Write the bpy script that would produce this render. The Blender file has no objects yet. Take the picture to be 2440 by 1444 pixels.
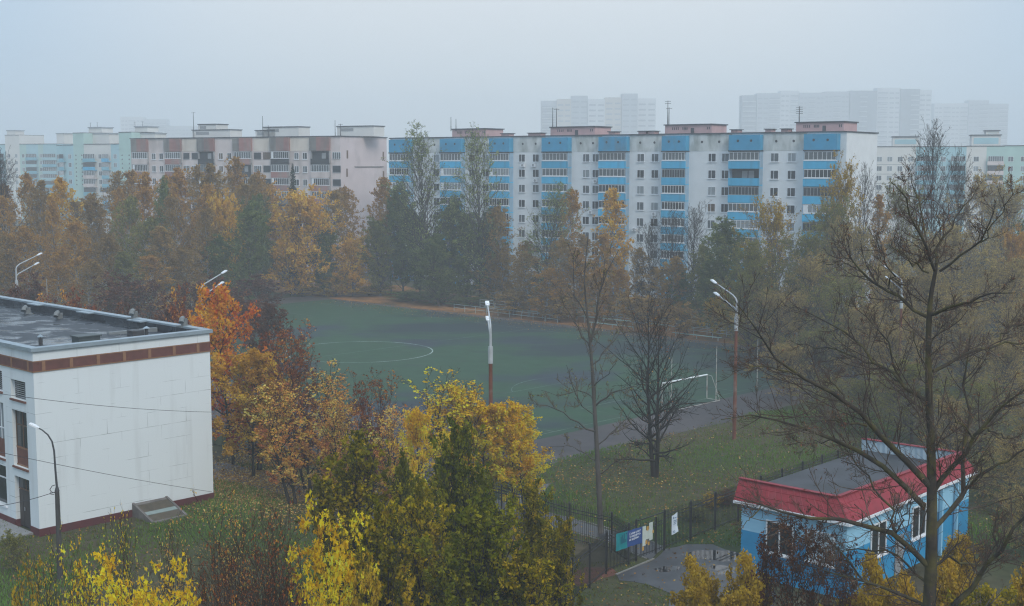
import bpy, math, random
import numpy as np
from mathutils import Vector, Matrix

# ------------------------------------------------------------------ camera, sky, sun, exposure
SC = bpy.context.scene
COL = SC.collection
F, CX, CY = 3100.0, 1220.0, 722.0            # focal length and centre in photo pixels
PITCH = math.atan(334 / F)
H = 23.5                                      # eye height: a ninth-floor window
cp, sp = math.cos(PITCH), math.sin(PITCH)
cam_d = bpy.data.cameras.new('camera'); cam = bpy.data.objects.new('camera', cam_d); COL.objects.link(cam)
cam.location = (0, 0, H); cam.rotation_euler = (math.pi / 2 - PITCH, 0, 0)
cam_d.sensor_width = 36; cam_d.lens = F / 2440 * 36; cam_d.clip_start = .5; cam_d.clip_end = 6000
SC.camera = cam
SUN_EL, SUN_AZ = math.radians(42), math.radians(150)   # azimuth clockwise from +Y: behind the camera, to its right
W = bpy.data.worlds.new('World'); SC.world = W; W.use_nodes = True
nt = W.node_tree; nt.nodes.clear(); N = nt.nodes.new; LK = nt.links.new
out = N('ShaderNodeOutputWorld'); bg = N('ShaderNodeBackground'); bg.inputs['Strength'].default_value = 0.1
sky = N('ShaderNodeTexSky'); sky.sky_type = 'NISHITA'; sky.sun_disc = False; sky.sun_elevation = SUN_EL; sky.sun_rotation = SUN_AZ
sky.dust_density = 6; sky.air_density = 1.5
tc = N('ShaderNodeTexCoord'); sep = N('ShaderNodeSeparateXYZ'); LK(tc.outputs['Generated'], sep.inputs[0])
rmp = N('ShaderNodeValToRGB'); LK(sep.outputs['Z'], rmp.inputs[0])   # overcast cloud deck: brighter towards the zenith
e = rmp.color_ramp.elements
e[0].position = 0.0; e[0].color = (.42, .495, .56, 1)
e[1].position = 1.0; e[1].color = (.93, .95, .97, 1)
for p_, c_ in ((.055, (.495, .56, .612, 1)), (.13, (.525, .58, .635, 1)), (.35, (.66, .70, .745, 1))):
    q = rmp.color_ramp.elements.new(p_); q.color = c_
nz = N('ShaderNodeTexNoise'); nz.inputs['Scale'].default_value = 2.2; nz.inputs['Detail'].default_value = 2
mp = N('ShaderNodeMapping'); mp.inputs['Scale'].default_value = (1, 1, 4); LK(tc.outputs['Generated'], mp.inputs[0]); LK(mp.outputs[0], nz.inputs['Vector'])
mr = N('ShaderNodeMapRange'); mr.inputs[3].default_value = .94; mr.inputs[4].default_value = 1.06; LK(nz.outputs['Fac'], mr.inputs[0])
SKY_GAIN = 12.6
mg = N('ShaderNodeMath'); mg.operation = 'MULTIPLY'; mg.inputs[1].default_value = SKY_GAIN; LK(mr.outputs[0], mg.inputs[0])
# the cloud is thinnest, so brightest, straight beyond the blocks and bluer to either side
dp = N('ShaderNodeVectorMath'); dp.operation = 'DOT_PRODUCT'; LK(tc.outputs['Generated'], dp.inputs[0]); dp.inputs[1].default_value = (0.02, .985, .17)
r5 = N('ShaderNodeMapRange'); r5.inputs[1].default_value = .90; r5.inputs[2].default_value = 1.0; r5.interpolation_type = 'SMOOTHSTEP'; LK(dp.outputs['Value'], r5.inputs[0])
mb = N('ShaderNodeMix'); mb.data_type = 'RGBA'; LK(r5.outputs[0], mb.inputs[0]); mb.inputs[6].default_value = (.60, .76, .92, 1); mb.inputs[7].default_value = (1.06, 1.02, .985, 1)
ml = N('ShaderNodeVectorMath'); ml.operation = 'MULTIPLY'; LK(rmp.outputs[0], ml.inputs[0]); LK(mb.outputs[2], ml.inputs[1])
vm = N('ShaderNodeVectorMath'); vm.operation = 'SCALE'; LK(ml.outputs[0], vm.inputs[0]); LK(mg.outputs[0], vm.inputs['Scale'])
mx = N('ShaderNodeMix'); mx.data_type = 'RGBA'; mx.inputs[0].default_value = .94
LK(sky.outputs[0], mx.inputs[6]); LK(vm.outputs[0], mx.inputs[7]); LK(mx.outputs[2], bg.inputs[0]); LK(bg.outputs[0], out.inputs[0])
sun_d = bpy.data.lights.new('sun', 'SUN'); sun_d.energy = 1.5; sun_d.angle = math.radians(24); sun_d.color = (1, .93, .84)
sun = bpy.data.objects.new('sun', sun_d); COL.objects.link(sun); sun.location = (40, -60, 90)
sdir = Vector((math.sin(SUN_AZ) * math.cos(SUN_EL), math.cos(SUN_AZ) * math.cos(SUN_EL), math.sin(SUN_EL)))
sun.rotation_euler = sdir.to_track_quat('Z', 'Y').to_euler()
SC.view_settings.view_transform = 'Standard'; SC.view_settings.look = 'None'; SC.view_settings.exposure = 0.27; SC.view_settings.gamma = 1
SC.render.engine = 'CYCLES'
SC.cycles.max_bounces = 5; SC.cycles.diffuse_bounces = 2; SC.cycles.glossy_bounces = 2; SC.cycles.transmission_bounces = 2
SC.cycles.transparent_max_bounces = 4; SC.cycles.volume_bounces = 1
SC.cycles.caustics_reflective = False; SC.cycles.caustics_refractive = False
SC.cycles.use_denoising = True; SC.cycles.denoising_prefilter = 'NONE'; SC.cycles.use_adaptive_sampling = False; SC.cycles.filter_width = 1.2; SC.cycles.sample_clamp_indirect = 4.0

# ------------------------------------------------------------------ helpers
R = random.Random(7)
def ray(px, py):
    v = -(py - CY) / F
    return ((px - CX) / F, cp + v * sp, -sp + v * cp)
def gz(px, py, z=0.0):                        # where a photo pixel meets the level z
    d = ray(px, py); t = (z - H) / d[2]
    return Vector((d[0] * t, d[1] * t, z))
def at(px, py, Y):                            # a photo pixel at distance Y
    d = ray(px, py); t = Y / d[1]
    return Vector((d[0] * t, Y, H + d[2] * t))

def tag(o, label=None, cat=None, group=None, kind=None):
    if label: o['label'] = label
    if cat: o['category'] = cat
    if group: o['group'] = group
    if kind: o['kind'] = kind
    return o
def empty(name, loc=(0, 0, 0), rz=0.0, label=None, cat=None, group=None):
    o = bpy.data.objects.new(name, None); COL.objects.link(o)
    o.location = loc; o.rotation_euler = (0, 0, rz); o.empty_display_size = .5
    return tag(o, label, cat, group)
def copy_tree(o, parent=None):
    c = o.copy(); COL.objects.link(c)
    if parent is not None: c.parent = parent
    for ch in list(o.children): copy_tree(ch, c)
    return c

class MB:                                      # collects faces for one mesh
    def __init__(s): s.v, s.f, s.m = [], [], []
    def add(s, vs, fs, m=0):
        b = len(s.v); s.v += [tuple(q) for q in vs]
        for f in fs: s.f.append([b + i for i in f]); s.m.append(m)
        return s
    def box(s, x0, y0, z0, x1, y1, z1, m=0):
        vs = [(x0, y0, z0), (x1, y0, z0), (x1, y1, z0), (x0, y1, z0), (x0, y0, z1), (x1, y0, z1), (x1, y1, z1), (x0, y1, z1)]
        return s.add(vs, [(0, 3, 2, 1), (4, 5, 6, 7), (0, 1, 5, 4), (1, 2, 6, 5), (2, 3, 7, 6), (3, 0, 4, 7)], m)
    def obox(s, c, ax, hx, hy, hz, m=0):        # oriented box: ax = 3 axes
        c = Vector(c); a, b, d = [Vector(q).normalized() for q in ax]
        vs = [c + a * (hx * i) + b * (hy * j) + d * (hz * k) for k in (-1, 1) for i, j in ((-1, -1), (1, -1), (1, 1), (-1, 1))]
        return s.add(vs, [(0, 3, 2, 1), (4, 5, 6, 7), (0, 1, 5, 4), (1, 2, 6, 5), (2, 3, 7, 6), (3, 0, 4, 7)], m)
    def bar(s, p, q, w, h=None, m=0):           # square bar between two points
        p, q = Vector(p), Vector(q); d = q - p; L = d.length
        if L < 1e-6: return s
        d /= L; up = Vector((0, 0, 1)) if abs(d.z) < .95 else Vector((1, 0, 0))
        a = d.cross(up).normalized(); b = a.cross(d).normalized()
        return s.obox((p + q) / 2, (a, b, d), w / 2, (h or w) / 2, L / 2, m)
    def tube(s, pts, rs, k=8, m=0, caps=True):
        pts = [Vector(p) for p in pts]; n = len(pts); b0 = len(s.v)
        if not hasattr(rs, '__len__'): rs = [rs] * n
        ref = None
        for i, p in enumerate(pts):
            d = (pts[min(i + 1, n - 1)] - pts[max(i - 1, 0)]).normalized()
            if ref is None: ref = Vector((1, 0, 0)) if abs(d.x) < .8 else Vector((0, 1, 0))
            a = (ref - d * ref.dot(d)).normalized(); ref = a; b = d.cross(a)
            for j in range(k):
                t = 2 * math.pi * j / k; s.v.append(tuple(p + (a * math.cos(t) + b * math.sin(t)) * rs[i]))
        for i in range(n - 1):
            for j in range(k):
                j2 = (j + 1) % k
                s.f.append([b0 + i * k + j, b0 + i * k + j2, b0 + (i + 1) * k + j2, b0 + (i + 1) * k + j]); s.m.append(m)
        if caps:
            s.f.append([b0 + j for j in range(k)][::-1]); s.m.append(m)
            s.f.append([b0 + (n - 1) * k + j for j in range(k)]); s.m.append(m)
        return s
    def mesh(s, name, mats):
        me = bpy.data.meshes.new(name); me.from_pydata(s.v, [], s.f)
        for q in (mats if isinstance(mats, (list, tuple)) else [mats]): me.materials.append(q)
        me.polygons.foreach_set('material_index', s.m); me.update(); return me
    def build(s, name, mats, parent=None, loc=None, rz=None, smooth=False):
        me = s.mesh(name, mats)
        if smooth: me.polygons.foreach_set('use_smooth', [True] * len(me.polygons))
        return link(name, me, parent, loc, rz)
def link(name, me, parent=None, loc=None, rz=None):
    o = bpy.data.objects.new(name, me); COL.objects.link(o)
    if parent is not None: o.parent = parent
    if loc is not None: o.location = loc
    if rz is not None: o.rotation_euler = (0, 0, rz)
    return o

def mat(name, col, rough=.8, var=.12, scale=2.0, spec=.3, dirt=None, dscale=(.5, .5, .06), damt=.5, dpos=.55, stretch=(1, 1, 1), metal=0.0, bump=0.0, detail=5, col2=None, c2scale=.2, c2pos=.5, c2w=.12, rand=0.0, rough2=None):
    """procedural surface: base colour with noise, an optional second colour in patches, optional dirt runs, optional bump"""
    m = bpy.data.materials.new(name); m.use_nodes = True; t = m.node_tree; ns, lk = t.nodes.new, t.links.new
    b = t.nodes['Principled BSDF']; b.inputs['Roughness'].default_value = rough; b.inputs['Specular IOR Level'].default_value = spec; b.inputs['Metallic'].default_value = metal
    tc = ns('ShaderNodeTexCoord')
    def noise(sc, st=(1, 1, 1), d=detail):
        mp = ns('ShaderNodeMapping'); mp.inputs['Scale'].default_value = st; lk(tc.outputs['Object'], mp.inputs[0])
        n = ns('ShaderNodeTexNoise'); n.inputs['Scale'].default_value = sc; n.inputs['Detail'].default_value = d; lk(mp.outputs[0], n.inputs['Vector']); return n
    n1 = noise(scale, stretch); mr = ns('ShaderNodeMapRange'); mr.inputs[1].default_value = .25; mr.inputs[2].default_value = .75
    mr.inputs[3].default_value = 1 - var; mr.inputs[4].default_value = 1 + var; lk(n1.outputs['Fac'], mr.inputs[0])
    rgb = ns('ShaderNodeRGB'); rgb.outputs[0].default_value = (*col, 1); cur = rgb.outputs[0]
    def mixc(fac, a, c):
        x = ns('ShaderNodeMix'); x.data_type = 'RGBA'; lk(fac, x.inputs[0]); lk(a, x.inputs[6])
        if isinstance(c, tuple): x.inputs[7].default_value = (*c, 1)
        else: lk(c, x.inputs[7])
        return x.outputs[2]
    if col2:
        n2 = noise(c2scale); r2 = ns('ShaderNodeMapRange'); r2.inputs[1].default_value = c2pos - c2w; r2.inputs[2].default_value = c2pos + c2w; lk(n2.outputs['Fac'], r2.inputs[0])
        cur = mixc(r2.outputs[0], cur, tuple(col2))
        if rough2 is not None:
            rr = ns('ShaderNodeMapRange'); rr.inputs[3].default_value = rough; rr.inputs[4].default_value = rough2; lk(r2.outputs[0], rr.inputs[0]); lk(rr.outputs[0], b.inputs['Roughness'])
    if dirt:
        n3 = noise(1.0, dscale, 6); r3 = ns('ShaderNodeMapRange'); r3.inputs[1].default_value = dpos; r3.inputs[2].default_value = dpos + .2; r3.inputs[4].default_value = damt; lk(n3.outputs['Fac'], r3.inputs[0])
        cur = mixc(r3.outputs[0], cur, tuple(dirt))
    vm = ns('ShaderNodeVectorMath'); vm.operation = 'SCALE'; lk(cur, vm.inputs[0]); lk(mr.outputs[0], vm.inputs['Scale']); cur = vm.outputs[0]
    if rand:
        oi = ns('ShaderNodeObjectInfo'); r4 = ns('ShaderNodeMapRange'); r4.inputs[3].default_value = 1 - rand; r4.inputs[4].default_value = 1 + rand; lk(oi.outputs['Random'], r4.inputs[0])
        v2 = ns('ShaderNodeVectorMath'); v2.operation = 'SCALE'; lk(cur, v2.inputs[0]); lk(r4.outputs[0], v2.inputs['Scale']); cur = v2.outputs[0]
    lk(cur, b.inputs['Base Color'])
    if bump:
        bp = ns('ShaderNodeBump'); bp.inputs['Strength'].default_value = bump; bp.inputs['Distance'].default_value = .05; lk(n1.outputs['Fac'], bp.inputs['Height']); lk(bp.outputs[0], b.inputs['Normal'])
    return m

def glass(name, col, rough=.12):
    m = bpy.data.materials.new(name); m.use_nodes = True; b = m.node_tree.nodes['Principled BSDF']
    b.inputs['Base Color'].default_value = (*col, 1); b.inputs['Roughness'].default_value = rough; b.inputs['Specular IOR Level'].default_value = .5
    return m

MT = {}
MT['white_wall'] = mat('white_painted_panel', (.70, .72, .73), .85, .06, .5, .2, dirt=(.30, .31, .30), dscale=(.35, .35, .10), damt=.45, dpos=.60)
MT['white_stain'] = mat('stained_attic_panel', (.60, .62, .61), .85, .12, .6, .2, dirt=(.24, .27, .25), dscale=(.5, .5, .16), damt=.85, dpos=.46)
MT['blue_panel'] = mat('blue_painted_panel', (.045, .40, .64), .7, .10, .7, .3, dirt=(.06, .20, .33), dscale=(.9, .9, .12), damt=.6, dpos=.5, rand=.14)
MT['blue_attic'] = mat('blue_attic_panel', (.035, .28, .47), .75, .12, .7, .3, dirt=(.13, .17, .20), dscale=(.4, .4, .15), damt=.7, dpos=.55)
MT['blue_pale'] = mat('pale_blue_cheek', (.26, .42, .56), .8, .12, .8, .2, dirt=(.2, .24, .27), damt=.6)
MT['roof_dark'] = mat('dark_roof_edge', (.06, .065, .075), .6, .2, 1.0)
MT['frame_white'] = mat('white_window_frame', (.74, .76, .78), .5, .04, 2, .4)
MT['frame_grey'] = mat('grey_window_frame', (.30, .31, .32), .6, .1, 2)
MT['frame_brown'] = mat('brown_wood_frame', (.13, .075, .045), .7, .15, 3)
MT['dark_in'] = mat('dark_loggia_inside', (.035, .040, .046), .9, .3, .8)  # near-black colour standing for the shade inside loggias and openings
MT['glass_dark'] = glass('dark_window_glass', (.018, .024, .03))
MT['glass_mid'] = glass('curtained_window_glass', (.09, .105, .115), .18)
MT['glass_warm'] = glass('brown_curtain_glass', (.10, .065, .04), .2)
MT['glass_pale'] = glass('net_curtain_glass', (.24, .27, .29), .2)
MT['pink_house'] = mat('pink_lift_house', (.50, .33, .33), .85, .1, .8, dirt=(.2, .15, .15), damt=.4)
MT['metal_dark'] = mat('dark_metal', (.045, .045, .05), .6, .2, 3, .4)
MT['pink_wall'] = mat('pink_grey_panel', (.62, .54, .52), .88, .10, .35, .2, dirt=(.27, .24, .22), dscale=(.3, .3, .09), damt=.65, dpos=.5)
MT['pink_end'] = mat('pink_end_wall', (.57, .49, .49), .88, .10, .3, .2, dirt=(.26, .23, .22), dscale=(.3, .3, .12), damt=.5, dpos=.54)
MT['rust_panel'] = mat('rust_red_panel', (.31, .155, .14), .85, .15, .7, .2, dirt=(.20, .19, .18), dscale=(.6, .6, .1), damt=.7, dpos=.48, rand=.2)
MT['grey_stain'] = mat('grey_mould_panel', (.22, .21, .20), .9, .2, .7, .2, dirt=(.10, .10, .10), damt=.8, dpos=.45)
MT['cream_wall'] = mat('cream_panel', (.64, .57, .50), .88, .08, .4, dirt=(.3, .27, .24), damt=.5)
MT['mint_wall'] = mat('mint_green_panel', (.40, .57, .53), .85, .08, .3)
MT['mint_blue'] = mat('pale_aqua_panel', (.35, .55, .60), .85, .08, .3)
MT['cream_pale'] = mat('pale_cream_panel', (.66, .65, .62), .85, .06, .3)
MT['seam'] = mat('panel_joint', (.33, .35, .36), .9, .1, 1)
MT['aqua'] = mat('aqua_balcony_panel', (.17, .42, .52), .8, .1, .6)
MT['fog_wall'] = mat('fog_paled_grey_panel', (.42, .45, .48), .85, .08, .2)  # tower colours paled towards the fog: haze put into the paint
MT['fog_warm'] = mat('fog_paled_beige_panel', (.50, .47, .43), .85, .08, .2)
MT['fog_white'] = mat('fog_paled_white_panel', (.58, .60, .62), .85, .06, .2)
MT['fog_dark'] = mat('fog_paled_dark_panel', (.30, .33, .36), .85, .1, .3)

# ------------------------------------------------------------------ apartment blocks far off
class Facade:                                  # a straight facade seen in the photo: local x runs along it to the right, -y is outwards
    def __init__(s, pa, pb):
        s.a, s.b = Vector((pa[0], pa[1], 0)), Vector((pb[0], pb[1], 0)); s.d = (s.b - s.a); s.L = s.d.length; s.d /= s.L
        s.rz = math.atan2(s.d.y, s.d.x)
    def s_of(s, px, py=388):
        r = ray(px, py); kx, ky = r[0], r[1]
        # a + t d = k (kx, ky)
        det = s.d.x * -ky + kx * s.d.y
        return (-s.a.x * -ky - kx * s.a.y) / det if abs(det) > 1e-9 else 0

def window_mesh(w, h, frame, pane_list, mull=(.5,), sill=True):
    m = MB(); t = .07
    m.box(-w / 2, -.06, 0, -w / 2 + t, 0, h); m.box(w / 2 - t, -.06, 0, w / 2, 0, h); m.box(-w / 2 + t, -.06, h - t, w / 2 - t, 0, h); m.box(-w / 2 + t, -.06, 0, w / 2 - t, 0, t)
    for q in mull: m.box(-w / 2 + w * q - t / 2, -.055, t, -w / 2 + w * q + t / 2, 0, h - t)
    if sill: m.box(-w / 2 - .06, -.16, -.08, w / 2 + .06, 0, -.003)
    fm = m.mesh('window', frame)
    ps = []
    for g in pane_list:
        p = MB(); p.box(-w / 2 + t, -.03, t, w / 2 - t, -.004, h - t); ps.append(p.mesh('pane', g))
    return fm, ps
def glazing_mesh(w, h, n, frame, gmat, top=True, blank=0.0):
    m = MB(); t = .06; x0 = -w / 2 + blank * w
    m.box(-w / 2, -.05, 0, w / 2, .05, .09); m.box(-w / 2, -.05, h - .09, w / 2, .05, h)
    for i in range(n + 1):
        x = x0 + (w / 2 - x0) * i / n; m.box(max(x - t / 2, -w / 2), -.05, .09, min(x + t / 2, w / 2), .05, h - .09)
    if blank: m.box(-w / 2, -.03, .09, x0 - t / 2, .03, h - .09)
    m.box(x0, -.015, .09, w / 2, .015, h - .09, 1)
    return m.mesh('glazing', [frame, gmat])

def slab_block(name, label, fc, depth, zr, z_floor, fh, floors, wall, end_wall, z0=0.0):
    root = empty(name, (fc.a.x, fc.a.y, z0), fc.rz, label, 'apartment block')
    m = MB(); L = fc.L
    m.add([(0, 0, 0), (L, 0, 0), (L, depth, 0), (0, depth, 0), (0, 0, zr), (L, 0, zr), (L, depth, zr), (0, depth, zr)],
          [(0, 1, 5, 4), (2, 3, 7, 6)], 0)
    m.add([(L, 0, 0), (L, depth, 0), (L, depth, zr), (L, 0, zr), (0, 0, 0), (0, depth, 0), (0, depth, zr), (0, 0, zr)], [(0, 1, 2, 3), (5, 4, 7, 6)], 1)
    m.build('wall', [wall, end_wall], root)
    r = MB(); r.box(-.15, -.2, zr, L + .15, depth + .2, zr + .18); r.box(.6, .6, zr + .18, L - .6, depth - .6, zr + .22)
    r.build('roof', MT['roof_dark'], root)
    return root

def antenna(root, x, y, z, h, arms=0):
    m = MB(); m.tube([(x, y, z), (x, y, z + h)], [.09, .05], 5)
    for k in range(arms):
        zz = z + h - .15 - .35 * k; m.bar((x - .6, y, zz), (x + .6, y, zz), .06)
    m.build('antenna', MT['metal_dark'], root)

def blue_block():
    fc = Facade((-24.45, 263), (52.6, 206))
    root = slab_block('apartment_block', 'long white nine storey block with sky blue balcony columns behind the pitch', fc, 13.0, 28.3, 0, 2.8, 9, MT['white_wall'], MT['white_wall'])
    FL = lambda i: .4 + 2.8 * (i - 1)
    logs = [(937, 985), (1058, 1108), (1175, 1223), (1300, 1362), (1435, 1500), (1585, 1642), (1744, 1818), (1922, 2001)]
    wins = [1003, 1040, 1125, 1158, 1244, 1277, 1397, 1420, 1527, 1561, 1697, 1729, 1846, 1887]
    LX = [(fc.s_of(a), fc.s_of(b)) for a, b in logs]; WX = [fc.s_of(p) for p in wins]
    # windows: the seven storeys that rise over the trees
    fm, pm = window_mesh(1.45, 1.45, MT['frame_white'], [MT['glass_dark'], MT['glass_mid'], MT['glass_pale'], MT['glass_warm']], (.42,))
    for x in WX:
        for i in range(3, 10):
            w = link('window', fm, root, (x, 0, FL(i) + .85)); link('pane', R.choices(pm, (6, 4, 2, .6))[0], w)
    low = MB()
    for x in WX:
        for i in (1, 2): low.box(x - .72, -.05, FL(i) + .85, x + .72, 0, FL(i) + 2.3)
    tag(low.build('window', MT['glass_dark'], root), kind='stuff')
    for k, (xa, xb) in enumerate(LX):
        w = xb - xa; pj = 1.3; xm = (xa + xb) / 2
        gl = [glazing_mesh(w - .3, 1.35, 7, MT['frame_white'], MT['glass_mid']), glazing_mesh(w - .3, 1.35, 8, MT['frame_white'], MT['glass_dark']),
              glazing_mesh(w - .3, 1.35, 6, MT['frame_white'], MT['glass_pale'], blank=.15), glazing_mesh(w - .3, 1.4, 8, MT['frame_brown'], MT['glass_warm']), glazing_mesh(w - .3, 1.4, 9, MT['frame_grey'], MT['glass_dark'])]
        pm_ = MB(); pm_.box(-w / 2, -pj, -.25, w / 2, -pj + .12, 1.0); pm_.box(-w / 2, -pj + .12, -.25, w / 2, 0, -.05); par = pm_.mesh('parapet', MT['blue_panel'])
        ck = MB(); ck.box(-w / 2, -pj + .121, -.05, -w / 2 + .12, 0, 2.55, 0); ck.box(w / 2 - .12, -pj + .121, -.05, w / 2, 0, 2.55, 0)
        ck.box(-w / 2 + .12, -.05, -.05, w / 2 - .12, -.003, 2.55, 1); ck.box(-.9, -.09, 0, .1, -.051, 2.2, 2); ck.box(.3, -.09, .8, 1.3, -.051, 2.2, 2)  # back wall coloured dark to stand for the recess shade
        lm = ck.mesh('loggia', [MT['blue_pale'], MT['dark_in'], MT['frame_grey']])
        led = MB(); led.box(-w / 2 - .03, -pj - .05, 1.0, w / 2 + .03, -pj + .16, 1.12)
        lem = led.mesh('ledge', MT['frame_white'])
        for i in range(1, 10):
            o = link('loggia', lm, root, (xm, 0, FL(i))); link('parapet', par, o)
            c = R.choices((0, 1, 2, 3, 4, 5), (3, 4, 2, 1.2, 1.3, 1.8))[0]
            if (k, i) == (6, 7): c = 4
            if (k, i) in ((6, 9), (3, 9), (4, 9), (0, 9), (2, 9)): c = 0
            if c < 5:
                g = link('glazing', gl[c], o, (0, -pj + .06, 1.13 if c < 3 else 1.0))
                if c < 3: link('ledge', lem, o)
        a = MB(); a.box(xa, -pj, FL(9) + 2.75, xb, 0, 28.05); a.build('attic_panel', MT['blue_attic'], root)
        a = MB(); a.box(xa - .05, -pj - .1, FL(9) + 2.56, xb + .05, 0, FL(9) + 2.745); a.build('canopy', MT['dark_in'], root)
        for q in (.3, .72):
            v = MB(); v.tube([(xa + w * q, -pj - .02, 27.1), (xa + w * q, -pj + .02, 27.1)], .22, 8); v.build('vent', MT['dark_in'], root)
        # dirty strip of roof edge left of each panel
        xl = LX[k - 1][1] if k else 0.0
        st = MB(); st.box(xl + .02, -.02, FL(9) + 2.65, xa - .02, 0, 28.28); st.build('attic_panel', MT['white_stain'], root)
        for q in (.3, .7):
            if xa - xl > 3:
                v = MB(); xx = xl + (xa - xl) * q; v.tube([(xx, -.05, 27.0), (xx, .02, 27.0)], .22, 8); v.build('vent', MT['dark_in'], root)
    # pink lift houses and small ventilation boxes on the roof
    for a, b in ((1047, 1128), (1282, 1388), (1556, 1668), (1870, 1985)):
        xa, xb = fc.s_of(a), fc.s_of(b); m = MB(); m.box(xa, 4.0, 28.5, xb, 9.5, 30.0); m.box(xa - .2, 3.8, 30.0, xb + .2, 9.7, 30.18, 1)
        for q in (.16, .2, .24, .28, .38, .41, .44, .47, .9, .94): m.box(xa + (xb - xa) * q, 3.97, 29.2, xa + (xb - xa) * q + .16, 4.0, 29.65, 1)
        m.box(xa + (xb - xa) * .56, 3.95, 28.5, xa + (xb - xa) * .63, 4.0, 29.5, 1)
        m.build('lift_house', [MT['pink_house'], MT['roof_dark']], root)
    for a, b in ((1170, 1192), (1234, 1268), (1426, 1446), (1497, 1520), (1520, 1540), (1718, 1740), (1800, 1820), (1838, 1860)):
        xa, xb = fc.s_of(a), fc.s_of(b); m = MB(); m.box(xa + .2, 3, 28.5, xb - .2, 4.6, 29.0); m.box(xa, 2.8, 29.0, xb, 4.8, 29.12, 1); m.build('vent_box', [MT['pink_house'], MT['roof_dark']], root)
    for p, h, ar in ((1045, 2.8, 0), (1057, 2.4, 0), (1288, 3.6, 0), (1297, 3.4, 1), (1563, 4.2, 2), (1566, 3.0, 1), (1878, 2.6, 4)):
        antenna(root, fc.s_of(p), 3.9, 28.5 + (1.6 if p > 1280 else 1.2), h, ar)
    for (k, i, dx) in ((2, 8, .4), (3, 5, -.3), (6, 4, .5), (7, 8, 0), (8, 5, -1.1), (10, 4, 0), (12, 7, .6), (13, 4, .2), (6, 6, 1.1), (4, 9, .3), (5, 9, -.4), (5, 8, 0), (9, 6, 0), (11, 6, .2), (13, 6, -1.2)):
        b = MB(); b.box(-.42, -.38, 0, .42, 0, .62); b.tube([(0, -.39, .31), (0, -.37, .31)], .24, 10, 1); b.build('air_conditioner', [MT['frame_white'], MT['frame_grey']], root, (WX[k] + dx, 0, FL(i) - .05))
    return root

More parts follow.
